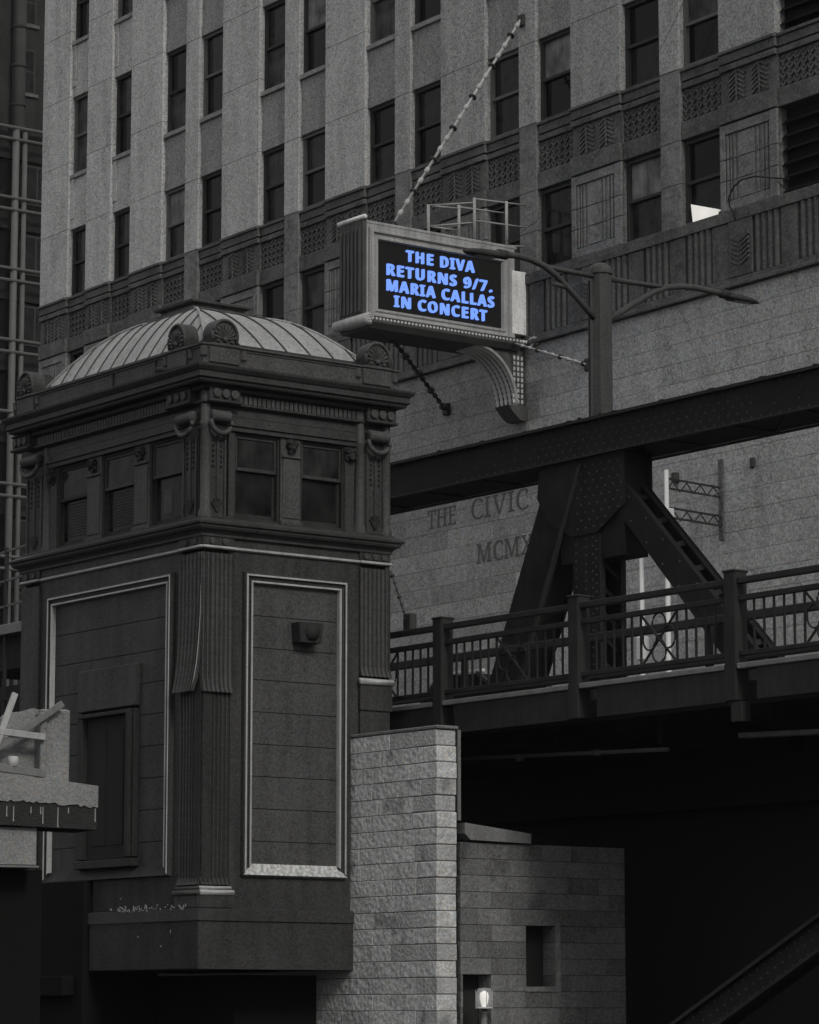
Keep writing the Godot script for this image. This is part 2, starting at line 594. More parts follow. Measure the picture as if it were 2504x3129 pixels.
func inlaid_word(parent: Node3D, word: String, u0: float, u1: float, y: float, cap: float) -> void:
	var x := 0.0
	var f := SystemFont.new()
	f.font_names = PackedStringArray(["Droid Serif"])
	var tm := TextMesh.new()
	tm.text = word
	tm.font = f
	tm.font_size = 64
	tm.pixel_size = 0.01
	tm.depth = 0.012
	tm.material = M.letter
	var bb := tm.get_aabb()
	var o := place("inscription", tm, parent)
	var sx := (u1 - u0) / bb.size.x
	var sy := cap / bb.size.y
	o.scale = Vector3(sx, sy, 1)
	o.position = Vector3(u0 - bb.position.x * sx, y - bb.position.y * sy, -0.046)

func carved_band(b: Node3D) -> void:
	var s: SurfaceTool
	var spans := []
	for p in PIERS: spans.append([p[0], p[1], true])
	for c in WIN: spans.append([c[0], c[1], false])
	spans.append([16.4, 19.6, false])
	for sp in spans:
		var u0: float = sp[0] + 0.003
		var u1: float = sp[1] - 0.003
		var w := 0.0 if sp[2] else -0.09
		s = S()
		box(s, u0, 22.9, -0.3, u1, 22.975, w + 0.06, 0.012)
		box(s, u0, 22.7, -0.3, u1, 22.896, w + 0.01, 0.01)
		box(s, u0, 22.53, -0.3, u1, 22.66, w + 0.02, 0.01)
		box(s, u0, 21.4, -0.3, u1, 21.8, w + 0.03, 0.012)
		box(s, u0, 21.804, -0.3, u1, 22.526, w - 0.06)
		obj("frieze_panel", s, M.sooty_stone, b)
		s = S()
		if sp[2]:
			var wide := u1 - u0
			for side in 2:
				var cu := u0 + wide * (0.3 + 0.4 * side)
				box(s, cu - 0.02, 21.84, w - 0.06, cu + 0.02, 22.5, w - 0.005)
				for i in 6:
					var y := 21.88 + i * 0.1
					for d in [-1, 1]:
						bar(s, Vector3(cu + d * 0.03, y + 0.12, w - 0.045), Vector3(cu + d * 0.25, y, w - 0.045), 0.045, 0.05, Vector3(0, 0, 1))
		else:
			var nu := int(round((u1 - u0) / 0.21))
			for j in 4:
				for i in nu:
					var cu := u0 + (i + 0.5 + (0.0 if j % 2 else 0.0)) * (u1 - u0) / nu
					var y := 21.93 + j * 0.165
					var pts := []
					for q in 7:
						var a := PI + PI * q / 6.0
						pts.append(Vector2(cos(a) * 0.1, sin(a) * 0.1))
					for q in 7:
						var a := TAU - PI * q / 6.0
						pts.append(Vector2(cos(a) * 0.06, sin(a) * 0.06 + 0.01))
					prism(s, pts, 0.045, Transform3D(Basis(), Vector3(cu, y, w - 0.062)))
					box(s, cu - 0.025, y + 0.01, w - 0.06, cu + 0.025, y + 0.06, w - 0.02)
		stuff(obj("carved_relief", s, M.sooty_stone, b))
	# storey below: panelled piers
	for p in PIERS:
		var u: float = p[0]
		var wd: float = p[1] - p[0]
		for y in [[19.52, 20.155], [20.165, 20.62], [20.63, 21.38]]:
			s = S()
			box(s, u, y[0], -0.3, u + wd, y[1], -0.06)
			for e in [[0.0, 0.16, 0.0], [0.19, 0.26, -0.02], [0.3, 0.345, -0.03], [0.4, 0.47, -0.03], [0.545, wd - 0.73, -0.035], [wd - 0.66, wd - 0.6, -0.03], [wd - 0.5, wd - 0.44, -0.03], [wd - 0.38, wd - 0.3, -0.02], [wd - 0.24, wd, 0.0]]:
				if e[0] == 0.0 or e[1] == wd or (y[0] > 19.6 and y[1] < 21.0):
					box(s, u + e[0], y[0] + 0.002, -0.1, u + e[1], y[1] - 0.002, e[2], 0.008)
				elif y[0] < 19.6:
					box(s, u + e[0], 19.74, -0.1, u + e[1], y[1] - 0.002, e[2], 0.008)
				else:
					box(s, u + e[0], y[0] + 0.002, -0.1, u + e[1], 21.14, e[2], 0.008)
			if y[0] < 19.6: box(s, u + 0.161, y[0], -0.1, u + wd - 0.241, 19.71, -0.01, 0.008)
			if y[1] > 21.0: box(s, u + 0.161, 21.17, -0.1, u + wd - 0.241, 21.375, -0.01, 0.008)
			obj("panel_stone", s, M.sooty_pier, b)
	# sill course, reeded panels, lower moulding
	s = S()
	box(s, -15.4, 19.25, -0.3, 24, 19.5, 0.04, 0.012)
	obj("sill_course", s, M.sooty_stone, b)
	s = S()
	box(s, -15.4, 17.94, -0.3, 24, 18.05, 0.02, 0.01)
	box(s, -15.4, 17.845, -0.3, 24, 17.936, 0.07, 0.015)
	obj("lower_moulding", s, M.sooty_stone, b)
	var marks := []
	for q in range(-6, 2):
		var u := 14.86 + q * 4.97
		var s2 := S()
		box(s2, u, 18.054, -0.3, u + 0.75, 19.246, 0.03, 0.012)
		box(s2, u + 0.04, 18.2, 0.03, u + 0.71, 18.95, 0.036)
		for i in 6:
			for d in [-1, 1]:
				bar(s2, Vector3(u + 0.375 + d * 0.03, 18.3 + i * 0.1, 0.04), Vector3(u + 0.375 + d * 0.29, 18.42 + i * 0.1, 0.04), 0.05, 0.05, Vector3(0, 0, 1))
		obj("rosette_block", s2, M.sooty_stone, b)
		for i in 3:
			var a := u + 0.756 + i * 1.405
			s2 = S(true)
			var c := a + 1.395
			s2.set_smooth_group(-1)
			box(s2, a, 18.054, -0.3, c, 19.246, -0.06)
			box(s2, a + 0.86, 18.056, -0.1, c - 0.02, 19.244, 0.0, 0.01)
			s2.set_smooth_group(1)
			for r in 4:
				var cu := a + 0.13 + r * 0.195
				var prev := Vector2(cu - 0.085, 0)
				for q2 in range(1, 7):
					var an := PI - PI * q2 / 6.0
					var nx := Vector2(cu + cos(an) * 0.085, sin(an) * 0.085)
					quad(s2, Vector3(prev.x, 18.056, prev.y - 0.06), Vector3(nx.x, 18.056, nx.y - 0.06), Vector3(nx.x, 19.244, nx.y - 0.06), Vector3(prev.x, 19.244, prev.y - 0.06))
					prev = nx
			obj("reeded_panel", s2, M.sooty_stone, b)

# ------------------------------------------------------------------ far left
func far_buildings() -> void:
	var b := thing("brick_building", "dark brick high-rise with small windows at the far left edge", "building", Vector3(-110, 0, -63))
	var s := S()
	box(s, -20, 50.2, -30, 0, 90, 9)
	obj("wall", s, M.brick, b)
	for i in 3:
		for j in 5:
			var z := 4.1 - j * 3.2 if i >= 0 else 0.0
			var y := 52.6 + i * 3.92
			s = S()
			box(s, 0.0, y, z - 1.0, 0.02, y + 2.5, z)
			var w := obj("window", s, M.sash, b)
			for h in 2:
				s = S()
				box(s, 0.02, y + 0.08 + h * 1.2, z - 0.92, 0.03, y + 1.2 + h * 1.2, z - 0.08)
				obj("pane", s, M.white_paint if (i == 2 and j == 0 and h == 0) else M.pane, w)
			s = S()
			box(s, 0, y - 0.2, z - 1.15, 0.14, y - 0.02, z + 0.15)
			obj("sill", s, M.pipe, w)
	s = S()
	box(s, 0, 50.5, 3.1, 0.03, 51.3, 4.1)
	obj("vent", s, M.black, b)
	var p := thing("downpipe", "pale thick pipe running down the dark brick high-rise", "pipe", Vector3(-109.6, 0, -58.65))
	s = S(true)
	tube(s, [Vector3(0, 50.2, 0), Vector3(0, 90, 0)], 0.38, 12)
	obj("pipe", s, M.pipe, p)
	for i in 5:
		s = S(true)
		tube(s, [Vector3(0, 51.6 + i * 2.2, 0), Vector3(0, 51.75 + i * 2.2, 0)], 0.44, 12)
		obj("clamp", s, M.steel_worn, p)
	# glazed block with exterior steel pipes below it
	b = thing("glazed_building", "dark glazed building with bands of steel pipes below the brick high-rise", "building", Vector3(-109.5, 0, -63))
	s = S()
	box(s, -20, 0, -30, 0, 50.1, 9)
	obj("wall", s, M.near_black, b)
	for i in 12:
		var y := 46.2 - i * 3.9
		if y < 1: break
		for j in 5:
			var z := 4.2 - j * 2.3
			s = S()
			box(s, 0, y, z - 2.1, 0.06, y + 2.2, z)
			var w := obj("window", s, M.sash, b)
			for h in 2:
				s = S()
				box(s, 0.06, y + 0.08, z - 2.05 + h * 1.05, 0.08, y + 2.1, z - 1.1 + h * 1.05)
				obj("pane", s, M.pane, w)
		s = S()
		box(s, 0, y + 2.35, -29, 0.25, y + 3.3, 8.8)
		obj("spandrel", s, M.steel, b)
		for h in [3.55, 4.2]:
			s = S(true)
			tube(s, [Vector3(0.9, y + h - 3.9 + 3.6, 8.8), Vector3(0.9, y + h - 3.9 + 3.6, -20)], 0.09, 8)
			obj("pipe_rail", s, M.pipe, b)
	for z in [4.9, 4.35, 6.2, -1.0]:
		s = S(true)
		tube(s, [Vector3(0.75, 8, z), Vector3(0.75, 50.1, z)], 0.14 if z != 4.9 else 0.2, 8)
		obj("standpipe", s, M.pipe, b)
	# dark steel stair landing between the bridge house and the street
	b = thing("steel_landing", "dark steel stair landing with thin handrails left of the bridge house", "landing", Vector3(-10.8, 0, -3))
	s = S()
	box(s, -1.6, 9.5, -1.4, 0.6, 9.68, 0.1, 0.01)
	obj("slab", s, M.kerb, b)
	s = S()
	box(s, -1.6, 8.9, -1.4, 0.55, 9.48, -0.1, 0.01)
	obj("beam", s, M.steel, b)
	s = S()
	box(s, -3, 7.5, -4.2, 3.5, 11.2, -4.0)
	box(s, -3, 7.5, -1.45, 1.2, 8.88, -1.4)
	obj("sheet", s, M.steel, b)
	for x in [-1.5, -0.15, 0.5]:
		s = S()
		box(s, x, 7.5 if x < 0.4 else 9.0, 0.0, x + 0.05, 11.05 if x < 0.4 else 10.2, 0.05)
		obj("post", s, M.rail, b)
	for y in [11.02, 10.5, 10.05, 8.4, 7.9]:
		s = S()
		bar(s, Vector3(-1.6, y - 0.1, 0.03), Vector3(0.7, y, 0.03), 0.035, 0.035)
		obj("handrail", s, M.pipe if y > 10 else M.rail, b)

# ------------------------------------------------------------------ the bridge house
func bridge_house() -> void:
	var t := thing("bridge_house", "dark painted two-storey bridge house with ribbed roof, fluted corner pilasters and cornice", "building")
	var s := S()
	var X0 := -5.17
	var Z0 := -3.33
	# cores
	s = S()
	box(s, X0 + 0.1, 3.6, Z0 + 0.1, -0.1, 9.9, -0.1)
	box(s, X0 + 0.5, 9.9, Z0 + 0.5, -0.5, 11.3, -0.5)
	box(s, X0 + 0.12, 11.3, Z0 + 0.12, -0.12, 12.5, -0.12)
	obj("core", s, M.black, t)
	# plinth
	s = S()
	cornice(s, [[-0.3, 3.57], [0.02, 3.57], [0.02, 4.24], [0.0, 4.24], [0.045, 4.245], [0.045, 4.405], [0.0, 4.42], [-0.08, 4.42]], -2.9, -2.69, 0, 0)
	obj("plinth", s, M.paint, t)
	s = S()
	cornice(s, [[-0.3, 3.57], [0.0, 3.57], [0.0, 4.42], [-0.08, 4.42]], X0, Z0, -2.93, -0.06)
	obj("plinth", s, M.near_black, t)  # left end near-black, its shade put into the colour
	s = S()
	box(s, -2.88, 3.575, 0.0, -1.52, 4.22, 0.026, 0.004); box(s, -1.5, 3.575, 0.0, 0.0, 4.235, 0.027, 0.004)
	obj("dark_plate", s, M.paint_dark, t)  # thin slabs added to make the left plinth face darker
	s = S()
	box(s, -2.9, 4.42, -0.2, -0.62, 4.93, -0.035, 0.01)
	obj("dark_plate", s, M.paint_dark, t)
	s = S()
	box(s, -5.4, 2.6, -1.2, -2.96, 4.9, 0.1, 0.02)
	box(s, -5.4, 3.2, 0.1, -3.2, 3.5, 0.3, 0.02)
	obj("added_dark_mass", s, M.near_black, t)  # dark mass added to black out the shaded left foot
	# right face wall round the panel, then the panel
	var R := PI / 2
	s = S()
	box(s, 0.5, 4.42, -0.2, 0.76, 9.53, -0.05); box(s, 2.5, 4.42, -0.2, 2.83, 9.53, -0.05)
	box(s, 0.76, 4.42, -0.2, 2.5, 4.92, -0.05); box(s, 0.76, 9.2, -0.2, 2.5, 9.53, -0.05)
	obj("wall", s, M.paint, t, R)
	panel(t, 0.73, 4.9, 2.54, 9.228, R, 0.463, [])
	# left face
	s = S()
	box(s, -0.82, 4.42, -0.2, -0.6, 9.53, -0.05); box(s, -4.66, 4.42, -0.2, -4.3, 9.53, -0.05)
	box(s, -4.3, 4.42, -0.2, -0.82, 4.92, -0.05); box(s, -4.3, 9.2, -0.2, -0.82, 9.53, -0.05)
	obj("wall", s, M.paint, t, 0.0)
	panel(t, -4.33, 4.9, -0.79, 9.245, 0.0, 0.463, [-3.4, -1.7, 7.5])
	# back faces, plain
	s = S()
	box(s, X0, 4.42, Z0, -0.02, 9.53, Z0 + 0.08); box(s, X0, 4.42, Z0 + 0.08, X0 + 0.08, 9.53, -0.06)
	obj("wall", s, M.paint, t)
	# door in the left face
	s = S()
	box(s, -3.36, 7.4, -0.1, -1.72, 8.02, 0.03, 0.012)
	obj("door_lintel", s, M.paint, t)
	s = S()
	box(s, -1.96, 5.2, -0.1, -1.9, 7.36, 0.05, 0.01); box(s, -1.88, 5.2, -0.1, -1.8, 7.36, 0.075, 0.012); box(s, -1.78, 5.2, -0.1, -1.74, 7.36, 0.03, 0.008)
	box(s, -3.3, 7.3, -0.1, -1.96, 7.36, 0.05, 0.01); box(s, -3.36, 5.2, -0.1, -3.2, 7.36, 0.03, 0.01)
	box(s, -3.36, 5.06, -0.1, -1.7, 5.18, 0.06, 0.01)
	obj("door_frame", s, M.paint_dark, t)
	s = S()
	box(s, -3.2, 5.2, -0.095, -1.96, 7.3, -0.06)
	box(s, -3.0, 5.4, -0.06, -2.65, 7.1, -0.045); box(s, -2.5, 5.4, -0.06, -2.15, 7.1, -0.045)
	obj("door", s, M.black, t)
	# fluted pilasters, lower storey
	for e in [[0.0, 0.53, R, true], [2.785, 3.33, R, false], [-0.6, 0.0, 0.0, true], [-5.17, -4.63, 0.0, false]]:
		s = S()
		box(s, e[0] + 0.012, 4.42, -0.2, e[1] - 0.012, 9.47, -0.045)
		obj("pilaster_core", s, M.paint_dark, t, e[2])
		if e[0] == -5.17:
			s = S()
			box(s, e[0], 4.42, -0.1, e[1], 9.47, -0.005, 0.01)
			obj("pilaster", s, M.paint, t, e[2])
			continue
		if e[3]:
			s = S()
			flutes(s, e[0] + 0.02, e[1] - 0.02, 7, [[7.5, 0, -0.02], [4.85, 0, -0.02], [4.78, 0, 0.01], [4.745, 0, 0.035]], 0.03)
			obj("pilaster", s, M.paint, t, e[2])
			s = S()
			if e[2] == 0.0:
				var es := S(true)
				tube(es, [Vector3(-0.012, 9.0, 0.016), Vector3(-0.014, 8.6, 0.018), Vector3(-0.04, 8.2, 0.026), Vector3(-0.06, 7.9, 0.042), Vector3(-0.094, 7.65, 0.066), Vector3(-0.138, 7.49, 0.096)], [0.001, 0.004, 0.006, 0.007, 0.006, 0.003], 6)
				obj("bare_edge", es, M.edge, t)
				flutes(s, e[0], e[1] - 0.01, 6, [[9.47, 0, 0.012], [8.6, 0, 0.014], [8.2, -0.03, 0.02, 1.0], [7.9, -0.05, 0.035, 1.0], [7.65, -0.085, 0.06, 0.8], [7.48, -0.13, 0.09, 0.75]], 0.03)
			else:
				flutes(s, e[0] + 0.01, e[1], 7, [[9.47, 0, 0.012], [7.7, 0, 0.016], [7.56, 0, 0.03], [7.47, 0.005, 0.055]], 0.036)
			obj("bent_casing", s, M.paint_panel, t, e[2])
			s = S()
			box(s, e[0] - 0.02 if e[2] == 0.0 else e[0], 4.42, -0.1, e[1] + (0.03 if e[2] != 0.0 else 0.0), 4.6, 0.02, 0.01)
			obj("pilaster_foot", s, M.paint, t, e[2])
			s = S(true)
			tube(s, [Vector3(e[0] - (0.04 if e[2] == 0.0 else -0.002), 4.635, 0.01), Vector3(e[1] + (0.04 if e[2] != 0.0 else -0.002), 4.635, 0.01)], 0.042, 10)
			tube(s, [Vector3(e[0], 4.7, 0.0), Vector3(e[1], 4.7, 0.0)], 0.028, 8)
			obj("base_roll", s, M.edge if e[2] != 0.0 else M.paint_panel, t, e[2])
		else:
			s = S()
			flutes(s, e[0], e[1], 7, [[9.47, 0, 0.0], [8.0, 0, 0.0], [7.92, 0, 0.02], [7.86, 0, 0.045]], 0.036)
			obj("pilaster", s, M.paint_panel, t, e[2])
			s = S(true)
			tube(s, [Vector3(e[0] - 0.03, 7.78, 0.01), Vector3(e[1] + 0.04, 7.78, 0.01)], 0.05, 10)
			obj("base_roll", s, M.edge, t, e[2])
			s = S()
			box(s, e[0] - 0.01, 7.35, -0.1, e[1] + 0.03, 7.73, 0.02, 0.012)
			box(s, e[0], 4.42, -0.1, e[1], 7.35, 0.0, 0.01)
			obj("pilaster_foot", s, M.paint, t, e[2])
	# belt: light bead, frieze with discs, projecting ledge
	s = S()
	cornice(s, [[-0.06, 9.53], [-0.02, 9.53], [0.0, 9.545], [0.0, 9.57], [-0.03, 9.58]], X0, Z0, 0, 0)
	for e in [[0.0, 0.55, R], [2.77, 3.35, R], [-0.63, 0.0, 0.0], [-5.19, -4.61, 0.0]]:
		box(s, e[0], 9.532, -0.06, e[1], 9.574, 0.03, 0.012, Transform3D(Basis(Vector3.UP, e[2]), Vector3.ZERO))
	obj("bead", s, M.edge, t)
	s = S()
	cornice(s, [[-0.03, 9.58], [-0.03, 9.7], [0.02, 9.705], [0.02, 9.74], [0.05, 9.78], [0.1, 9.8], [0.12, 9.83], [0.12, 9.85], [0.155, 9.87], [0.16, 9.9], [0.05, 9.955], [0.05, 9.975], [-0.4, 9.985]], X0, Z0, 0, 0)
	obj("ledge", s, M.paint, t)
	for e in [[0.0, 0.55, R, 2], [2.77, 3.33, R, 3], [-0.62, 0.0, 0.0, 2], [-5.17, -4.62, 0.0, 2]]:
		s = S()
		box(s, e[0], 9.584, -0.05, e[1], 9.72, 0.0, 0.006)
		var bl := obj("frieze_block", s, M.paint, t, e[2])
		for i in e[3]:
			s = S()
			lathe(s, [[0.052, 0.0], [0.052, 0.02], [0.042, 0.026], [0.0, 0.026]], Transform3D(Basis(Vector3.RIGHT, PI / 2), Vector3(lerpf(e[0], e[1], (i + 0.75) / (e[3] + 0.5)), 9.64, 0.0)), 12)
			obj("disc", s, M.paint_panel, bl)
	# upper storey
	for e in [[0.615, 1.39, R, 0], [1.78, 2.55, R, 1], [-4.29, -3.41, 0.0, 2], [-2.97, -2.06, 0.0, 3], [-1.615, -0.7, 0.0, 4]]:
		tower_window(t, e[0], e[1], e[2], e[3])
	for e in [[1.41, 1.765, R, true], [-3.395, -2.985, 0.0, true], [-2.045, -1.63, 0.0, true], [2.565, 2.74, R, false], [-4.53, -4.31, 0.0, false], [0.5, 0.61, R, false], [-0.69, -0.655, 0.0, false]]:
		s = S()
		box(s, e[0], 9.99, -0.5, e[1], 11.29, -0.1, 0.01)
		if e[3]:
			box(s, e[0] + 0.03, 10.1, -0.1, e[1] - 0.03, 10.98, -0.085, 0.006)
			box(s, e[0] + 0.01, 10.99, -0.1, e[1] - 0.01, 11.03, -0.06, 0.008)
			box(s, e[0] - 0.01, 9.992, -0.1, e[1] + 0.01, 10.06, -0.055, 0.01)
		var mu := obj("mullion", s, M.paint_panel if e[3] else M.paint, t, e[2])
		if e[1] - e[0] > 0.15:
			s = S()
			lumpy(s, Vector3((e[0] + e[1]) / 2, 11.15, -0.07), Vector3(0.09, 0.1, 0.06), int(e[0] * 10) + 60, 0.5)
			for d in [-1, 1]:
				lumpy(s, Vector3((e[0] + e[1]) / 2 + d * 0.06, 11.2, -0.05), Vector3(0.045, 0.05, 0.05), int(e[0] * 10) + 80 + d, 0.4, 6)
			obj("carved_head", s, M.paint_dark, mu)
	for e in [[0.11, 0.45, R], [2.9, 3.28, R], [-0.66, -0.24, 0.0], [-5.17, -4.66, 0.0]]:
		upper_pilaster(t, e[0], e[1], e[2])
	for c in [Vector3(-0.09, 0, -0.09), Vector3(-0.09, 0, -2.82), Vector3(-0.09, 0, -3.3), Vector3(-4.6, 0, -0.12)]:
		s = S(true)
		lathe(s, [[0.1, 9.98], [0.1, 10.06], [0.075, 10.12], [0.072, 11.3], [0.09, 11.33], [0.09, 11.37], [0.072, 11.4], [0.072, 11.95]], Transform3D(Basis(), c), 14)
		obj("corner_column", s, M.paint_panel, t)
	s = S()
	cornice(s, [[-0.5, 9.985], [-0.1, 9.985], [-0.09, 10.0]], X0, Z0, 0, 0)
	# head trim, architrave, dentil course
	cornice(s, [[-0.5, 11.285], [-0.1, 11.285], [-0.06, 11.29], [-0.06, 11.35], [-0.03, 11.36], [-0.03, 11.39], [-0.09, 11.4], [-0.09, 11.5], [-0.085, 11.505], [-0.085, 11.62], [-0.05, 11.63], [0.0, 11.655], [0.0, 11.68], [-0.07, 11.685], [-0.07, 11.82], [0.0, 11.84], [0.02, 11.86], [0.02, 11.9]], X0, Z0, 0, 0)
	obj("entablature", s, M.paint, t)
	var dent := BoxMesh.new()
	dent.size = Vector3(0.052, 0.125, 0.06)
	dent.material = M.paint_panel
	for i in 27:
		place("dentil", dent, t, Transform3D(Basis(), Vector3(-0.05, 11.752, -0.66 - i * 0.0805)))
	for i in 47:
		place("dentil", dent, t, Transform3D(Basis(Vector3.UP, PI / 2), Vector3(-0.98 - i * 0.082, 11.752, -0.05)))
	for e in [[0.07, 0.6, R], [2.87, 3.4, R], [-0.94, -0.3, 0.0], [-5.45, -4.93, 0.0]]:
		s = S()
		box(s, e[0], 11.7, -0.1, e[1], 11.88, 0.05, 0.008)
		box(s, e[0] - 0.02, 11.655, -0.1, e[1] + 0.02, 11.698, 0.085, 0.012)
		box(s, e[0] - 0.01, 11.882, -0.1, e[1] + 0.01, 11.91, 0.08, 0.01)
		var bl := obj("frieze_block", s, M.paint, t, e[2])
		for i in 3:
			s = S()
			lathe(s, [[0.066, 0.0], [0.066, 0.03], [0.055, 0.036], [0.0, 0.036]], Transform3D(Basis(Vector3.RIGHT, PI / 2), Vector3(lerpf(e[0], e[1], (i + 0.75) / 3.5), 11.79, 0.05)), 14)
			obj("disc", s, M.paint_panel, bl)
	s = S()
	cornice(s, [[-0.2, 11.915], [0.16, 11.915], [0.18, 11.94], [0.18, 11.96], [0.22, 11.98], [0.22, 12.0], [0.205, 12.01], [0.205, 12.06], [0.23, 12.08], [0.27, 12.13], [0.275, 12.16], [0.15, 12.185], [0.06, 12.19], [0.06, 12.22]], X0, Z0, 0, 0)
	obj("cornice", s, M.paint, t)
	s = S()
	cornice(s, [[0.055, 12.22], [0.055, 12.43], [0.07, 12.44], [0.075, 12.465], [0.1, 12.475], [0.1, 12.5], [0.05, 12.51], [-0.05, 12.515]], X0, Z0, 0, 0)
	obj("parapet", s, M.paint_panel, t)
	for e in [[1.2, 0.0], [2.4, 0.0]]:
		s = S()
		box(s, -e[0] - 0.02, 12.24, 0.05, -e[0], 12.44, 0.085)
		obj("drain_strap", s, M.paint_dark, t)
	# antefixes in pairs at the corners
	for e in [[0.30, 0.055, R], [3.03, 0.055, R], [-0.62, 0.055, 0.0], [-5.02, 0.055, 0.0], [0.3, 3.385, PI], [-0.3, 5.225, -R]]:
		antefix(t, e[0], e[1], e[2])
	s = S(true)
	tube(s, [Vector3(-0.8, 12.23, 0.05), Vector3(-0.85, 12.22, 0.28)], 0.035, 10)
	obj("drain_spout", s, M.paint_dark, t)
	roof(t)
	# square louvred lamp on the right panel
	s = S()
	prism(s, [Vector2(1.6, 8.27), Vector2(1.97, 8.27), Vector2(2.01, 8.56), Vector2(1.58, 8.56)], 0.24, Transform3D(Basis(), Vector3(0, 0, -0.08)))
	var lamp := obj("wall_light", s, M.paint_dark, t, R)
	s = S(true)
	lathe(s, [[0.12, 0.0], [0.115, 0.04], [0.0, 0.06]], Transform3D(Basis(Vector3.RIGHT, PI / 2), Vector3(1.8, 8.42, 0.16)), 14)
	obj("lens", s, M.black, lamp)
	# flakes of old paint at the foot of the left face
	s = S()
	for i in 60:
		var c := Vector3(rng.randf_range(-2.3, -0.25), rng.randf_range(3.75, 4.85), -0.033)
		if c.y < 4.44: c.z = 0.03
		if rng.randf() < 0.7: c.y = 4.43 + rng.randf_range(-0.03, 0.05); c.z = 0.05
		var a := rng.randf_range(0, TAU)
		var pts := []
		var L := rng.randf_range(0.01, 0.034)
		for q in 7:
			var an := TAU * q / 7
			pts.append(Vector2(cos(an) * L, sin(an) * rng.randf_range(0.006, 0.016)).rotated(a))
		prism(s, pts, 0.004, Transform3D(Basis(), c))
	stuff(obj("paint_flakes", s, M.flake, t))

func panel(t: Node3D, u0: float, v0: float, u1: float, v1: float, turn: float, pitch: float, hole: Array) -> void:
	var s := S()
	frame(s, u0, v0, u1, v1, [[-0.012, -0.05], [0.0, 0.02], [0.02, 0.03]], true)
	frame(s, u0, v0, u1, v1, [[0.045, 0.03], [0.055, 0.0], [0.105, -0.01], [0.11, 0.012]], true)
	obj("panel_moulding", s, M.paint, t, turn)
	s = S()
	frame(s, u0, v0, u1, v1, [[0.018, 0.028], [0.024, 0.037], [0.042, 0.037], [0.047, 0.028]], true)
	frame(s, u0, v0, u1, v1, [[0.108, 0.01], [0.114, 0.022], [0.134, 0.022], [0.142, 0.0], [0.145, -0.07]], true)
	obj("panel_bead", s, M.edge, t, turn)
	s = S()
	quad(s, Vector3(u0, v0, 0.03), Vector3(u1, v0, 0.03), Vector3(u1 - 0.14, v0 + 0.17, -0.06), Vector3(u0 + 0.14, v0 + 0.17, -0.06))
	quad(s, Vector3(u0, v0 - 0.02, -0.05), Vector3(u1, v0 - 0.02, -0.05), Vector3(u1, v0, 0.03), Vector3(u0, v0, 0.03))
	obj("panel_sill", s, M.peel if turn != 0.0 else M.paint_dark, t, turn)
	var y := v1 - 0.12
	var first := true
	while y > v0 + 0.1:
		var lo := maxf(y - pitch * (1.0 if not first else 1.05), v0 + 0.1)
		first = false
		var spans := [[u0 + 0.13, u1 - 0.13]]
		if hole.size() and lo < hole[2]:
			spans = [[u0 + 0.13, hole[0] + 0.03], [hole[1] - 0.03, u1 - 0.13]]
		for sp in spans:
			s = S()
			box(s, sp[0], lo + 0.004, -0.12, sp[1], y - 0.004, -0.055, 0.004)
			obj("panel_board", s, M.paint_panel if turn != 0.0 else M.paint, t, turn)  # boards on the left face are painted darker than on the right
		y = lo

func tower_window(t: Node3D, u0: float, u1: float, turn: float, i: int) -> void:
	var s := S()
	for e in [[u0 - 0.01, u0 + 0.025], [u1 - 0.03, u1 + 0.01]]:
		box(s, e[0], 9.99, -0.24, e[1], 11.28, -0.12, 0.006)
	box(s, u0 + 0.025, 11.24, -0.24, u1 - 0.03, 11.28, -0.13, 0.006)
	box(s, u0 + 0.025, 9.99, -0.24, u1 - 0.03, 10.04, -0.12, 0.006)
	var f := obj("window", s, M.paint_dark, t, turn)
	s = S()
	for e in [[u0 + 0.025, u0 + 0.06], [u1 - 0.065, u1 - 0.03]]:
		box(s, e[0], 10.73, -0.19, e[1], 11.24, -0.145, 0.005)
	box(s, u0 + 0.06, 11.2, -0.19, u1 - 0.065, 11.24, -0.145, 0.005)
	box(s, u0 + 0.06, 10.73, -0.19, u1 - 0.065, 10.78, -0.14, 0.005)
	obj("upper_sash", s, M.paint if i != 2 else M.paint_dark, f)
	s = S()
	for e in [[u0 + 0.025, u0 + 0.06], [u1 - 0.075, u1 - 0.03]]:
		box(s, e[0], 10.04, -0.23, e[1], 10.73, -0.19, 0.005)
	box(s, u0 + 0.06, 10.04, -0.23, u1 - 0.075, 10.11, -0.19, 0.005)
	obj("lower_sash", s, M.paint_dark, f)
	s = S()
	box(s, u0 + 0.06, 10.78, -0.17, u1 - 0.065, 11.2, -0.165)
	obj("pane", s, M.paint if i == 4 else M.pane_dim, f)
	s = S()
	box(s, u0 + 0.06, 10.11, -0.215, u1 - 0.075, 10.73, -0.21)
	obj("pane", s, M.pane, f)
	if i == 2 or i == 3:
		for k in 12:
			s = S()
			box(s, u0 + 0.14, 10.17 + k * 0.045, -0.208, u1 - 0.14, 10.185 + k * 0.045, -0.2)
			obj("blind_slat", s, M.paint_dark, f)
	if i == 4:
		s = S()
		box(s, -1.37, 10.2, -0.2085, -1.15, 10.55, -0.205)
		obj("notice", s, M.paint_panel, f)

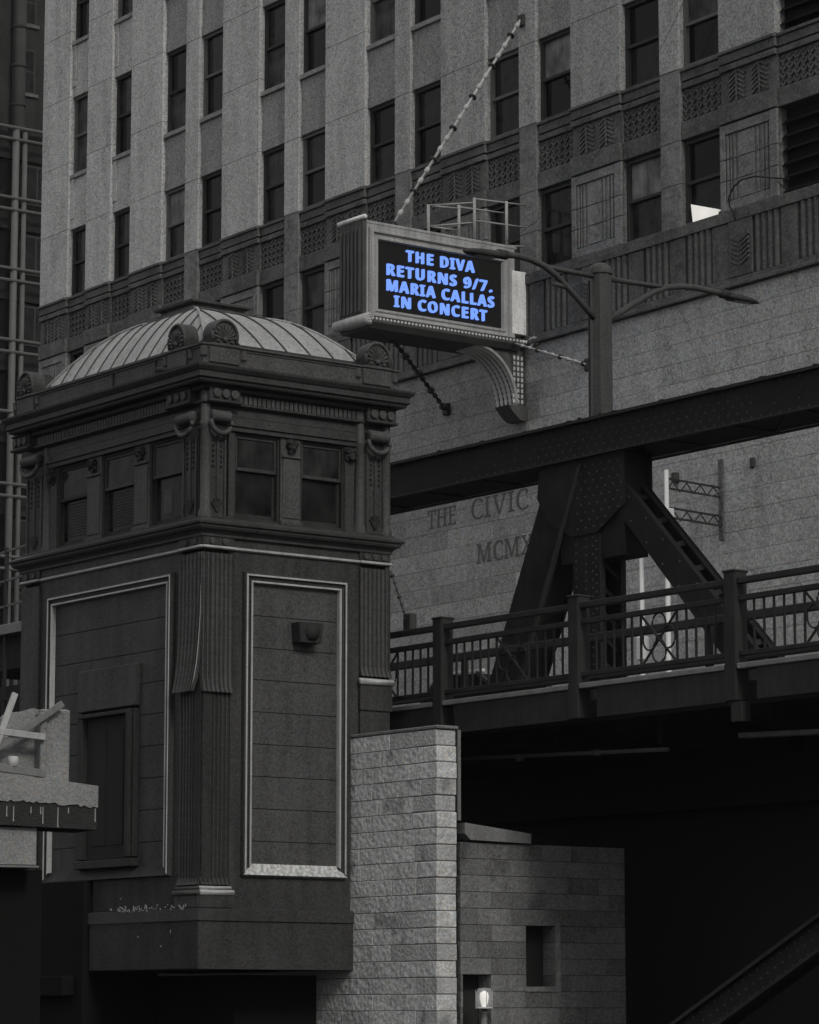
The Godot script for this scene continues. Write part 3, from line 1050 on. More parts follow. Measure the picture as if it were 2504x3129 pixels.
func upper_pilaster(t: Node3D, u0: float, u1: float, turn: float) -> void:
	var w := u1 - u0
	var c := (u0 + u1) / 2
	var s := S()
	box(s, u0, 9.99, -0.3, u1, 11.6, -0.07, 0.01)
	box(s, u0 + 0.02, 10.02, -0.07, u0 + 0.06, 11.2, -0.045, 0.006)
	box(s, u1 - 0.06, 10.02, -0.07, u1 - 0.02, 11.2, -0.045, 0.006)
	box(s, c - 0.02, 10.25, -0.07, c + 0.02, 11.2, -0.045, 0.006)
	box(s, u0 - 0.03, 9.99, -0.1, u1 + 0.03, 10.015, -0.02, 0.006)
	var p := obj("upper_pilaster", s, M.paint, t, turn)
	s = S()
	for d in [-1, 1]:
		for i in 6:
			lumpy(s, Vector3(c + d * w * 0.2, 11.12 - i * 0.075, -0.065), Vector3(0.022, 0.026, 0.022), 3 + i, 0.1, 4)
	for i in 5:
		var a := -0.8 + i * 0.4
		bar(s, Vector3(c, 10.08, -0.06), Vector3(c + sin(a) * 0.13, 10.08 + cos(a) * 0.2, -0.05), 0.03, 0.025, Vector3(0, 0, 1))
	stuff(obj("husk_ornament", s, M.paint_dark, p))
	s = S(true)
	var r := 0.095
	for i in 7:
		var a := u0 + 0.01 + (w - 0.02) * i / 7.0
		var bq := u0 + 0.01 + (w - 0.02) * (i + 1) / 7.0
		tube(s, [Vector3(a, 11.46, 0.0), Vector3((a + bq) / 2, 11.46, 0.0), Vector3(bq, 11.46, 0.0)], [r * 0.9, r, r * 0.9], 12)
	obj("scroll", s, M.paint_panel, p)
	s = S(true)
	var pts := []
	var rad := []
	for i in 13:
		var a := PI * i / 12.0
		pts.append(Vector3(c - cos(a) * (w / 2 + 0.01), 11.4 - sin(a) * 0.19, 0.045))
		rad.append(0.026 + 0.012 * sin(a) + (0.007 if i % 2 else 0.0))
	tube(s, pts, rad, 7)
	obj("wreath", s, M.paint_panel, p)

func antefix(t: Node3D, c: float, w: float, turn: float) -> void:
	var T := Transform3D(Basis(), Vector3(c, 0, 0))
	var s := S()
	box(s, c - 0.26, 12.225, w - 0.1, c + 0.26, 12.47, w + 0.03, 0.012)
	for d in [-1, 1]:
		box(s, c + d * 0.34 - 0.055, 12.29, w - 0.05, c + d * 0.34 + 0.055, 12.47, w + 0.035, 0.03)
	box(s, c - 0.25, 12.47, w - 0.22, c + 0.25, 12.515, w + 0.05, 0.01)
	var base := obj("antefix", s, M.paint_panel, t, turn)
	s = S()
	var pts := []
	for i in 17:
		var a := PI * i / 16.0
		pts.append(Vector2(cos(a) * 0.24, 12.64 + sin(a) * 0.25))
	pts.append(Vector2(-0.22, 12.515)); pts.append(Vector2(0.22, 12.515))
	prism(s, pts, 0.22, Transform3D(Basis(), Vector3(c, 0, w - 0.2)))
	obj("arched_block", s, M.paint, base)
	s = S(true)
	var ring := []
	for i in 17:
		var a := PI * i / 16.0
		ring.append(Vector3(c + cos(a) * 0.215, 12.64 + sin(a) * 0.225, w + 0.025))
	ring.push_front(Vector3(c + 0.2, 12.53, w + 0.025)); ring.append(Vector3(c - 0.2, 12.53, w + 0.025))
	tube(s, ring, 0.026, 7)
	obj("rim", s, M.paint_panel, base)
	s = S()
	for i in 9:
		var a := PI * (i + 0.15) / 8.3
		var d := Vector3(cos(a), sin(a), 0)
		tube(s, [Vector3(c, 12.59, w + 0.03) + d * 0.035, Vector3(c, 12.59, w + 0.045) + d * 0.11, Vector3(c, 12.6, w + 0.04) + d * 0.17, Vector3(c, 12.6, w + 0.02) + d * 0.205], [0.01, 0.02, 0.026, 0.008], 6)
	lumpy(s, Vector3(c, 12.58, w + 0.04), Vector3(0.045, 0.04, 0.03), 4, 0.1, 6)
	for d in [-1, 1]:
		lumpy(s, Vector3(c + d * 0.12, 12.555, w + 0.03), Vector3(0.04, 0.03, 0.025), 5, 0.1, 6)
	obj("palmette", s, M.paint_panel, base)

func roof(t: Node3D) -> void:
	var cx := -2.585
	var cz := -1.64
	var f := func(k: float, e: float) -> Array:   # half sizes and height at slope position k
		return [lerpf(2.38, 0.5, k), lerpf(1.48, 0.5, k), 12.53 + 0.96 * pow(sin(k * PI / 2), 0.92)]
	var s := S()
	var n := 14
	for i in n:
		var a = f.call(float(i) / n, 0)
		var b = f.call(float(i + 1) / n, 0)
		var A := [Vector3(cx - a[0], a[2], cz + a[1]), Vector3(cx + a[0], a[2], cz + a[1]), Vector3(cx + a[0], a[2], cz - a[1]), Vector3(cx - a[0], a[2], cz - a[1])]
		var B := [Vector3(cx - b[0], b[2], cz + b[1]), Vector3(cx + b[0], b[2], cz + b[1]), Vector3(cx + b[0], b[2], cz - b[1]), Vector3(cx - b[0], b[2], cz - b[1])]
		for k in 4:
			quad(s, A[k], A[(k + 1) % 4], B[(k + 1) % 4], B[k])
	var r := obj("roof", s, M.roof, t)
	# gutter between roof and parapet
	s = S()
	box(s, -5.17, 12.4, -3.33, 0, 12.512, 0)
	obj("gutter", s, M.paint_dark, t)
	s = S()
	cornice(s, [[0.03, 12.51], [0.03, 12.6], [-0.04, 12.61]], cx - 2.38, cz - 1.48, cx + 2.38, cz + 1.48)
	obj("eave_flashing", s, M.paint, t)
	# standing seams, straight up each slope until they meet the hip
	for face in 4:
		var along := face % 2 == 0
		var half := 2.38 if along else 1.48
		var topw := 0.5
		var cnt := 13 if along else 7
		for i in cnt:
			var u: float = -half + (i + 0.5) * 2 * half / cnt
			var pts := []
			for j in 29:
				var k := j / 28.0
				var a = f.call(k, 0)
				var lim: float = a[0] if along else a[1]
				if absf(u) > lim: break
				var out: float = a[1] if along else a[0]
				var sg := 1.0 if face < 2 else -1.0
				pts.append(Vector3(cx + u, a[2] + 0.012, cz + sg * out) if along else Vector3(cx + sg * out, a[2] + 0.012, cz + u))
			if pts.size() > 2:
				s = S()
				tube(s, pts, 0.013, 5)
				obj("seam", s, M.seam, r)
	for sx in [-1, 1]:
		for sz in [-1, 1]:
			var pts := []
			for j in 15:
				var a = f.call(j / 14.0, 0)
				pts.append(Vector3(cx + sx * a[0], a[2] + 0.01, cz + sz * a[1]))
			s = S()
			tube(s, pts, 0.022, 6)
			obj("hip", s, M.roof, r)
	s = S()
	cornice(s, [[-0.02, 13.44], [-0.02, 13.52], [0.02, 13.54], [0.02, 13.58], [-0.03, 13.59], [-0.03, 13.63], [0.05, 13.65], [0.06, 13.68], [0.0, 13.7], [-0.5, 13.71]], cx - 0.5, cz - 0.5, cx + 0.5, cz + 0.5)
	obj("cupola", s, M.paint_panel, t)

# ------------------------------------------------------------------ masonry under the bridge
func stone_pier() -> void:
	var t := thing("stone_pier", "pale stone block pier beside the bridge house foot", "pier")
	var X1 := 2.05
	var s := S()
	box(s, -0.95, 0, -2.98, X1 - 0.06, 6.95, -2.67)
	obj("core", s, M.mortar, t)
	var pitch := 0.232
	var row := 0
	var y := 6.93
	while y > 2.4:
		row += 1
		var x := -0.95 + (row % 2) * 0.2
		var lo := y - pitch
		if row % 2: 
			s = S()
			box(s, -0.95, lo + 0.004, -2.9, x - 0.001, y - 0.004, -2.65, 0.004)
			obj("block", s, M.block[row % 3], t)
		while x < X1 - 0.02:
			var nx := x + rng.randf_range(0.42, 0.75)
			if X1 - nx < 0.3: nx = X1
			var last := nx == X1
			s = S()
			var bw := 0.0 if not last else rng.randf_range(-0.03, 0.0)
			box(s, x + 0.001, lo + 0.004, -3.0 if last else -2.9, nx - 0.001 + bw, y - 0.004, -2.65 + rng.randf_range(-0.003, 0.003), rng.randf_range(0.003, 0.006) if not last else rng.randf_range(0.006, 0.016))
			var dirty: bool = rng.randf() < 0.45 and x > 0.9
			obj("block", s, M.block_dull if dirty else M.block[rng.randi() % 3], t)
			x = nx
		y = lo
	s = S()
	box(s, -0.1, 6.935, -3.03, X1 + 0.008, 6.985, -2.642, 0.012)
	obj("coping", s, M.block_dirty, t)
	# iron edge strip on the upper back corner
	s = S()
	box(s, X1 - 0.02, 5.65, -3.06, X1 + 0.01, 6.93, -3.01)
	obj("edge_strip", s, M.kerb, t)
	# long side wall going back under the deck
	var w := thing("abutment_wall", "dark block wall with a slot window going back under the deck", "wall")
	s = S()
	box(s, X1 - 0.8, 0, -6.1, X1 - 0.32, 5.3, -3.05)
	obj("core", s, M.black, w)
	y = 5.35
	row = 0
	while y > 2.4:
		row += 1
		var lo := y - pitch
		var cuts := [-3.06]
		var z := -3.06 - (0.3 if row % 2 else 0.55)
		while z > -5.8:
			cuts.append(z)
			z -= rng.randf_range(0.48, 0.62)
		cuts.append(-6.1)
		var gaps := []
		if lo < 4.1 and lo > 3.25: gaps.append([-4.24, -4.78])
		if lo < 3.45: gaps.append([-3.1, -3.6])
		for i in cuts.size() - 1:
			var spans := [[cuts[i], cuts[i + 1]]]
			for gp in gaps:
				var nxt := []
				for e in spans:
					if e[1] >= gp[0] or e[0] <= gp[1]: nxt.append(e)
					else:
						if e[0] > gp[0] + 0.02: nxt.append([e[0], gp[0]])
						if e[1] < gp[1] - 0.02: nxt.append([gp[1], e[1]])
				spans = nxt
			for e in spans:
				s = S()
				box(s, X1 - 0.3, lo + 0.003, e[1] + 0.001, X1 - 0.005 + rng.randf_range(-0.003, 0.003), y - 0.003, e[0] - 0.001, 0.004)
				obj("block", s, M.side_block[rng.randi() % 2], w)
		y = lo
	s = S()
	box(s, X1 - 0.31, 2.4, -6.09, X1 - 0.02, 5.34, -4.79); box(s, X1 - 0.31, 3.6, -4.23, X1 - 0.02, 5.34, -3.07)
	obj("joint_mortar", s, M.mortar, w)
	s = S()
	box(s, X1 - 0.06, 3.33, -4.86, X1 + 0.012, 4.24, -4.79); box(s, X1 - 0.06, 3.26, -4.86, X1 + 0.012, 3.33, -4.2)
	obj("window_trim", s, M.sooty_pier, w)
	s = S()
	prism(s, [Vector2(3.1, 5.62), Vector2(3.1, 5.47), Vector2(3.2, 5.38), Vector2(4.3, 5.36), Vector2(4.3, 5.5)], 0.3, Transform3D(Basis(Vector3.UP, PI / 2), Vector3(X1 - 0.25, 0, 0)))
	obj("broken_cap", s, M.kerb, w)
	# jar lamp on a bracket
	var l := thing("jar_lamp", "glass jar lamp on a short stem in front of the wall niche", "lamp", Vector3(X1 + 0.22, 2.78, -3.3))
	s = S(true)
	lathe(s, [[0.0, 0.0], [0.09, 0.0], [0.09, 0.02], [0.045, 0.03], [0.045, 0.17], [0.055, 0.175], [0.055, 0.2], [0.04, 0.2], [0.04, 0.24], [0.0, 0.24]], Transform3D(), 14)
	obj("stem", s, M.kerb, l)
	s = S(true)
	lathe(s, [[0.0, 0.24], [0.125, 0.24], [0.125, 0.262], [0.0, 0.262]], Transform3D(), 18)
	obj("collar", s, M.white_paint, l)
	s = S(true)
	lathe(s, [[0.112, 0.264], [0.118, 0.4], [0.118, 0.46], [0.09, 0.52], [0.0, 0.53]], Transform3D(), 18)
	obj("glass_jar", s, M.clear_glass, l)
	s = S(true)
	lathe(s, [[0.03, 0.264], [0.05, 0.32], [0.065, 0.4], [0.055, 0.46], [0.0, 0.49]], Transform3D(), 14)
	obj("bulb", s, M.glow, l)
	var gl := OmniLight3D.new()
	gl.name = "bulb_light"
	gl.light_energy = 0.006
	gl.omni_range = 8.0
	gl.omni_attenuation = 2.0
	gl.light_size = 0.05
	gl.shadow_enabled = true
	l.add_child(gl)
	gl.position = Vector3(0, 0.39, 0)
	for k in 4:
		s = S()
		var a := TAU * k / 4 + 0.4
		box(s, cos(a) * 0.122 - 0.003, 0.25, sin(a) * 0.122 - 0.003, cos(a) * 0.122 + 0.003, 0.5, sin(a) * 0.122 + 0.003)
		obj("cage_wire", s, M.chain_light, l)
	s = S()
	box(s, -0.3, -0.05, -0.12, 0.1, -0.002, 0.16, 0.01)
	obj("bracket", s, M.kerb, l)

# ------------------------------------------------------------------ bridge truss
func rivets(parent: Node3D, spots: Array, out: Vector3, r := 0.017) -> void:
	var s := S()
	for p in spots:
		dome_dot(s, p, r * 1.25, out)
	stuff(obj("rivets", s, M.rivet, parent))

func truss() -> void:
	var t := thing("bridge_truss", "black riveted steel truss with top chord, gusset plates and sloping legs", "truss")
	var ZN := -6.5
	var ZF := -7.43
	var ZL := -7.03
	var s := S()
	# top chord: two webs, cover plate, flanges and battens
	box(s, -7, 11.42, ZN - 0.03, 14, 11.98, ZN)
	box(s, -7, 11.42, ZF, 14, 11.98, ZF + 0.03)
	obj("chord_web", s, M.steel, t)
	s = S()
	box(s, -7, 11.982, ZF - 0.05, 14, 12.005, ZN + 0.06)
	obj("cover_plate", s, M.steel, t)
	for z in [ZN, ZF - 0.09]:
		s = S()
		box(s, -7, 11.395, z, 14, 11.418, z + 0.09); box(s, -7, 11.956, z, 14, 11.978, z + 0.08)
		obj("flange_angle", s, M.steel_worn, t)
	s = S()
	for i in 14:
		var x := -6.8 + i * 1.5
		box(s, x, 11.4, ZF + 0.03, x + 0.4, 11.415, ZN - 0.03)
		if i < 13:
			bar(s, Vector3(x + 0.4, 11.405, ZF + 0.06), Vector3(x + 1.5, 11.405, ZN - 0.06), 0.07, 0.012)
	obj("lacing", s, M.steel, t)
	s = S()
	box(s, -7, 11.425, ZF + 0.03, 14, 11.44, ZN - 0.03)
	obj("bottom_plate", s, M.steel, t)
	var sp := []
	for i in 150:
		var x := -2.5 + i * 0.1
		if i % 2 == 0:
			sp.append(Vector3(x, 11.46, ZN)); sp.append(Vector3(x, 11.92, ZN))
		if x > -0.7 and x < 4.6:
			if i % 2: sp.append(Vector3(x, 11.56, ZN)); sp.append(Vector3(x, 11.78, ZN))
			else: sp.append(Vector3(x, 11.68, ZN))
		elif i % 5 == 0:
			sp.append(Vector3(x, 11.6, ZN)); sp.append(Vector3(x + 0.05, 11.78, ZN))
	rivets(t, sp, Vector3(0, 0, 1), 0.016)
	s = S()
	for i in 12:
		lumpy(s, Vector3(-3 + i * 1.1, 12.02, ZN - 0.05), Vector3(0.09, 0.03, 0.06), i, 0.2, 5)
	obj("bolt_heads", s, M.steel, t)
	# gusset plates, near and far
	var gp := [Vector2(-0.35, 11.418), Vector2(1.68, 11.418), Vector2(1.68, 10.57), Vector2(1.02, 10.2), Vector2(0.42, 10.2), Vector2(-0.1, 10.45), Vector2(-0.42, 10.9)]
	for z in [ZN - 0.006, ZL - 0.02]:
		s = S()
		prism(s, gp, 0.022, Transform3D(Basis(), Vector3(0, 0, z)))
		obj("gusset_plate", s, M.steel, t)
	sp = []
	for i in 9:
		for j in 9:
			var p := Vector2(0.0 + i * 0.19 + (0.09 if j % 2 else 0.0), 10.3 + j * 0.12)
			if p.x > 0.5 and Geometry2D.is_point_in_polygon(p, PackedVector2Array(gp)): sp.append(Vector3(p.x, p.y, ZN + 0.016))
	rivets(t, sp, Vector3(0, 0, 1), 0.018)
	# vertical post: near and far plates with inward flanges
	for z in [ZN - 0.03, ZL]:
		s = S()
		box(s, 0.42, 7.4, z, 1.06, 10.3, z + 0.024)
		box(s, 0.42, 7.4, z - 0.09 if z > -7 else z + 0.024, 0.45, 10.3, z if z > -7 else z + 0.1)
		box(s, 1.03, 7.4, z - 0.09 if z > -7 else z + 0.024, 1.06, 11.4, z if z > -7 else z + 0.1)
		obj("post_plate", s, M.steel, t)
	s = S()
	box(s, 0.1, 9.8, ZL + 0.03, 1.62, 11.39, ZN - 0.04)
	obj("post_diaphragm", s, M.steel, t)
	s = S()
	for i in 7:
		bar(s, Vector3(0.99, 7.6 + i * 0.38, ZL + 0.05), Vector3(0.99, 7.9 + i * 0.38, ZN - 0.05), 0.06, 0.014, Vector3(1, 0, 0))
	obj("lacing", s, M.steel, t)
	sp = []
	for i in 20:
		var y := 7.6 + i * 0.13
		sp.append(Vector3(0.5, y, ZN - 0.006)); sp.append(Vector3(0.74, y + 0.065, ZN - 0.006)); sp.append(Vector3(0.98, y, ZN - 0.006)); sp.append(Vector3(0.9, y + 0.065, ZN - 0.006))
	rivets(t, sp, Vector3(0, 0, 1), 0.018)
	# sloping legs: right one open with battens, left one plated
	for z in [ZN - 0.05, ZL + 0.02]:
		s = S()
		prism(s, [Vector2(0.88, 11.1), Vector2(1.43, 11.1), Vector2(5.2, 7.4), Vector2(4.42, 7.4)], 0.03, Transform3D(Basis(), Vector3(0, 0, z)))
		obj("leg_plate", s, M.steel, t)
		s = S()
		for e in [[0.9, 4.45], [1.39, 5.15]]:
			bar(s, Vector3(e[0], 11.1, z - 0.05 if z > -7 else z + 0.08), Vector3(e[1], 7.4, z - 0.05 if z > -7 else z + 0.08), 0.03, 0.1, Vector3(0, 0, 1))
		obj("leg_flange", s, M.steel, t)
	for i in 8:
		var k := 0.1 + i * 0.11
		var p := Vector3(lerpf(1.4, 5.16, k), lerpf(11.1, 7.4, k), 0)
		s = S()
		bar(s, Vector3(p.x - 0.05, p.y, ZL + 0.05), Vector3(p.x - 0.05, p.y - 0.12, ZN - 0.05), 0.1, 0.016, Vector3(0.75, 0.65, 0))
		obj("batten", s, M.rail, t)
	s = S()
	prism(s, [Vector2(0.9, 11.1), Vector2(1.1, 11.1), Vector2(4.7, 7.4), Vector2(4.45, 7.4)], 0.4, Transform3D(Basis(), Vector3(0, 0, ZL + 0.055)))
	obj("leg_web", s, M.steel, t)
	sp = []
	for i in 9:
		var k := 0.12 + i * 0.1
		sp.append(Vector3(lerpf(1.0, 4.55, k), lerpf(11.1, 7.4, k), ZN - 0.02)); sp.append(Vector3(lerpf(1.3, 5.05, k), lerpf(11.1, 7.4, k), ZN - 0.02))
	rivets(t, sp, Vector3(0, 0, 1), 0.02)
	for z in [ZN - 0.05, ZL + 0.02]:
		s = S()
		prism(s, [Vector2(-0.12, 11.4), Vector2(0.72, 11.4), Vector2(-1.17, 7.4), Vector2(-2.05, 7.4)], 0.03, Transform3D(Basis(), Vector3(0, 0, z)))
		obj("leg_plate", s, M.steel, t)
	s = S()
	prism(s, [Vector2(-0.08, 11.3), Vector2(0.6, 11.3), Vector2(-1.2, 7.4), Vector2(-2.0, 7.4)], 0.42, Transform3D(Basis(), Vector3(0, 0, ZL + 0.06)))
	obj("leg_box", s, M.steel, t)
	s = S()
	bar(s, Vector3(0.66, 11.3, ZN + 0.02), Vector3(-1.19, 7.4, ZN + 0.02), 0.06, 0.05, Vector3(0, 0, 1))
	obj("leg_flange", s, M.steel_worn, t)
	# guard rails fixed to the truss
	var g := thing("guard_rail", "two dark flat guard rails running along the roadway behind the balusters", "guard rail")
	for y in [[8.49, 8.62], [7.92, 8.03]]:
		s = S()
		box(s, -9, y[0], -6.34, 15, y[1], -6.24, 0.015)
		obj("rail", s, M.rail, g)
	for i in 9:
		s = S()
		box(s, -8 + i * 2.9, 7.42, -6.42, -7.9 + i * 2.9, 8.62, -6.345)
		obj("post", s, M.rail, g)
	# under the deck
	var p := thing("deck_pipe", "long thin grey pipe hung under the footway girder", "pipe")
	s = S(true)
	tube(s, [Vector3(-0.6, 6.775, -5.0), Vector3(4.3, 6.605, -5.0)], 0.03, 8)
	obj("pipe", s, M.kerb, p)
	for x in [0.9, 2.7]:
		s = S(true)
		tube(s, [Vector3(x, 6.7 - x * 0.015, -5.0), Vector3(x + 0.12, 6.7 - x * 0.015, -5.0)], 0.045, 8)
		obj("coupling", s, M.kerb, p)
	p = thing("deck_ledge", "pale concrete strip under the third railing post", "ledge")
	s = S()
	bar(s, Vector3(5.84, 6.69, -5.0), Vector3(12, 6.47, -5.0), 0.2, 0.07, Vector3.UP, 0.008)
	obj("strip", s, M.kerb, p)
	p = thing("sloping_strut", "wide dark riveted strut rising to the right under the bridge", "strut")
	var dirn := (Vector3(7.251, 4.211, 0) - Vector3(4.352, 2.808, 0)).normalized()
	s = S()
	bar(s, Vector3(4.78, 2.75, -5.1) - dirn * 4, Vector3(7.22, 3.94, -5.1) + dirn * 4, 0.4, 0.3, Vector3(0, 0, 1), 0.0)
	obj("web", s, M.steel, p)
	s = S()
	var nrm := Vector3(-dirn.y, dirn.x, 0)
	for d in [-1, 1]:
		bar(s, Vector3(4.78, 2.75, -4.92) - dirn * 4 + nrm * 0.2 * d, Vector3(7.22, 3.94, -4.92) + dirn * 4 + nrm * 0.2 * d, 0.05, 0.1, Vector3(0, 0, 1))
	obj("flange", s, M.steel_worn, p)
	sp = []
	for i in 26:
		for d in [-0.13, 0.0, 0.13]:
			sp.append(Vector3(4.0, 2.37, -4.95) + dirn * i * 0.16 + nrm * d)
	rivets(p, sp, Vector3(0, 0, 1), 0.016)

func railing() -> void:
	var t := thing("bridge_railing", "black steel footway railing with square posts and looped ornaments", "railing")
	var s := S()
	var posts := [-2.6, 0.54, 3.68, 6.91, 10.1, 13.2]
	for i in posts.size():
		var x: float = posts[i]
		s = S()
		box(s, x, 7.0, -3.93, x + 0.22, 8.71, -3.7, 0.012)
		box(s, x - 0.012, 8.7, -3.95, x + 0.232, 8.735, -3.685, 0.01)
		obj("post", s, M.rail, t)
		if i == posts.size() - 1: break
		var a := x + 0.22
		var b: float = posts[i + 1]
		for y in [[8.54, 8.625, -3.85, -3.74], [8.315, 8.39, -3.84, -3.76], [7.585, 7.65, -3.84, -3.76]]:
			s = S()
			box(s, a, y[0], y[2], b, y[1], y[3], 0.008)
			obj("rail", s, M.rail, t)
		var c := (a + b) / 2 + 0.1
		s = S()
		for d in [-1, 1]:
			bar(s, Vector3(c - 0.35, 7.98 + d * 0.335, -3.8 + d * 0.014), Vector3(c + 0.35, 7.98 - d * 0.335, -3.8 + d * 0.014), 0.028, 0.022, Vector3(0, 0, 1))
		for d in [Vector2(0, 1), Vector2(0, -1), Vector2(1, 0), Vector2(-1, 0)]:
			var pts := []
			for k in 20:
				var an := TAU * k / 20
				pts.append(Vector3(c + d.x * 0.19 + cos(an) * 0.14, 7.98 + d.y * 0.185 + sin(an) * 0.155, -3.8))
			tube(s, pts, 0.014, 6, true)
		obj("ornament", s, M.rail, t)
		for side in [-1, 1]:
			for k in 6:
				var bx: float = c + side * (0.37 + k * 0.19)
				if bx < a + 0.06 or bx > b - 0.06: continue
				s = S()
				box(s, bx - 0.013, 7.65, -3.813, bx + 0.013, 8.315, -3.787)
				obj("baluster", s, M.rail, t)
	# kerb strips and facing plates between posts
	var k := thing("footway_edge", "grey kerb strips over dark facing plates along the footway edge", "kerb")
	for i in posts.size() - 1:
		var a: float = posts[i] + 0.235
		var b: float = posts[i + 1] - 0.015
		s = S()
		box(s, a, 7.41, -3.95, b, 7.485, -3.7, 0.01)
		obj("kerb_strip", s, M.kerb, k)
		s = S()
		box(s, a + (0.35 if i != 1 else 0.25), 6.99, -3.78, b, 7.405, -3.73, 0.004)
		obj("facing_plate", s, M.rail, k)
	s = S()
	box(s, 7.0, 6.72, -3.9, 7.2, 6.985, -3.72, 0.01)
	obj("bracket", s, M.rail, k)

# ------------------------------------------------------------------ the sign
func marquee() -> void:
	var t := thing("marquee_sign", "projecting theatre sign with pale frame and blue lit message", "sign", Vector3(-17.2, 0, -15.3), PI / 2)
	# local: x runs back to the wall, z out of the near face
	var s := S()
	box(s, 0.02, 17.97, -0.92, 4.12, 20.0, -0.06)
	obj("cabinet", s, M.sign_dark, t)
	s = S()
	frame(s, 0.0, 17.83, 4.13, 20.03, [[0.0, -0.06], [0.0, 0.02], [0.11, 0.02], [0.13, 0.05], [0.17, 0.05], [0.19, 0.0], [0.24, -0.01], [0.27, 0.02], [0.31, 0.02], [0.34, -0.05]])
	obj("frame", s, M.sign_frame, t)
	s = S()
	box(s, 0.32, 18.15, -0.06, 3.83, 19.71, -0.045)
	var scr := obj("screen", s, M.screen, t)
	var rows := [["THE DIVA", 1.12, 3.02, 19.345], ["RETURNS 9/7.", 0.59, 3.52, 18.965], ["MARIA CALLAS", 0.59, 3.575, 18.615], ["IN CONCERT", 0.79, 3.37, 18.275]]
	var plain := SystemFont.new()
	plain.font_names = PackedStringArray(["Droid Sans"])
	plain.font_weight = 700
	var f := FontVariation.new()
	f.base_font = plain
	f.spacing_glyph = 5
	for r in rows:
		var tm := TextMesh.new()
		tm.text = r[0]
		tm.font = f
		tm.font_size = 64
		tm.pixel_size = 0.01
		tm.depth = 0.01
		tm.material = M.letters_lit
		var bb := tm.get_aabb()
		var sx: float = (r[2] - r[1]) / bb.size.x
		var o := place("lit_letters", tm, scr)
		var cap := 0.247
		var sy := cap / 0.46
		o.scale = Vector3(sx, sy, 1)
		# a slightly heavier stroke: the same line set again a hair to each side
		var ymin: float = 0.0
		var probe := TextMesh.new()
		probe.text = "H"; probe.font = f; probe.font_size = 64; probe.pixel_size = 0.01; probe.depth = 0.01
		var hb := probe.get_aabb()
		sy = cap / hb.size.y
		o.scale.y = sy
		o.position = Vector3(r[1] - bb.position.x * sx, r[3] - hb.position.y * sy, -0.036)
		for d in [Vector3(0.017, 0.008, 0.0015), Vector3(-0.017, -0.008, 0.003), Vector3(0.0, 0.0, 0.0045)]:
			var again := o.duplicate()
			scr.add_child(again, true)
			again.position = o.position + d
	# beads round the frame and along the foot
	s = S()
	for i in 52: lumpy(s, Vector3(0.06, 18.0 + i * 0.038, 0.03), Vector3(0.03, 0.017, 0.025), i, 0.05, 4)
	obj("bead_row", s, M.sign_frame, t)
	var bead := SphereMesh.new()
	bead.radius = 0.055; bead.height = 0.1; bead.radial_segments = 8; bead.rings = 4
	bead.material = M.bead
	for i in 46:
		place("foot_bead", bead, t, Transform3D(Basis(), Vector3(0.1 + i * 0.098, 17.9 - 0.0 * i, 0.09)))
	s = S()
	prism(s, [Vector2(0.13, 17.96), Vector2(0.13, 17.82), Vector2(0.02, 17.7), Vector2(-0.98, 17.68), Vector2(-1.1, 17.84), Vector2(-1.1, 17.96)], 4.2, Transform3D(Basis(Vector3(0, 0, 1), Vector3(0, 1, 0), Vector3(1, 0, 0)), Vector3(0.05, 0, 0)))
	obj("foot_moulding", s, M.sign_dark, t)
	# scrolls at the free end
	s = S(true)
	tube(s, [Vector3(0.0, 17.88, 0.13), Vector3(0.0, 17.88, 0.1), Vector3(0.0, 17.88, -0.6), Vector3(0.0, 17.9, -1.15)], [0.1, 0.14, 0.15, 0.11], 14)
	obj("scroll", s, M.sign_frame, t)
	s = S(true)
	var sw := []
	for i in 22:
		var a := i * 0.6
		sw.append(Vector3(cos(a) * (0.12 - i * 0.005), 17.88 + sin(a) * (0.12 - i * 0.005), 0.135))
	tube(s, sw, 0.014, 6)
	obj("scroll_spiral", s, M.bead, t)
	s = S()
	box(s, -0.08, 18.0, -0.9, 0.02, 20.12, 0.0, 0.012)
	for i in 6:
		box(s, -0.12, 18.05, -0.85 + i * 0.14, -0.08, 19.95, -0.78 + i * 0.14, 0.01)
	obj("end_panel", s, M.sign_dark, t)
	s = S(true)
	tube(s, [Vector3(-0.06, 20.17, 0.05), Vector3(-0.06, 20.17, -0.95)], 0.055, 10)
	obj("end_roll", s, M.sign_white, t)
	s = S()
	box(s, 4.06, 18.08, -0.7, 4.46, 19.54, 0.03, 0.01)
	obj("side_panel", s, M.sign_white, t)
	s = S()
	box(s, 0.0, 20.032, -0.95, 4.2, 20.1, 0.03, 0.012)
	obj("top_cap", s, M.sign_frame, t)
	# handrail on top
	for e in [[2.27, -0.75, 0.85], [3.02, -0.02, 0.97], [3.14, -0.75, 0.97], [3.94, -0.02, 1.03]]:
		s = S(true)
		tube(s, [Vector3(e[0], 20.1, e[1]), Vector3(e[0], 20.1 + e[2], e[1])], 0.036, 8)
		obj("rail_post", s, M.sign_frame, t)
	for e in [[Vector3(2.27, 20.93, -0.75), Vector3(3.02, 20.96, -0.02)], [Vector3(2.27, 20.45, -0.75), Vector3(3.02, 20.5, -0.02)], [Vector3(2.27, 20.93, -0.75), Vector3(3.14, 20.99, -0.75)], [Vector3(2.27, 20.45, -0.75), Vector3(3.14, 20.48, -0.75)], [Vector3(3.02, 21.05, -0.02), Vector3(4.45, 21.12, -0.02)], [Vector3(3.02, 20.55, -0.02), Vector3(4.45, 20.6, -0.02)], [Vector3(3.14, 21.03, -0.75), Vector3(4.45, 21.08, -0.75)], [Vector3(3.94, 20.1, -0.02), Vector3(4.45, 20.15, -0.02)]]:
		s = S(true)
		tube(s, e, 0.02, 6)
		obj("handrail", s, M.sign_frame, t)
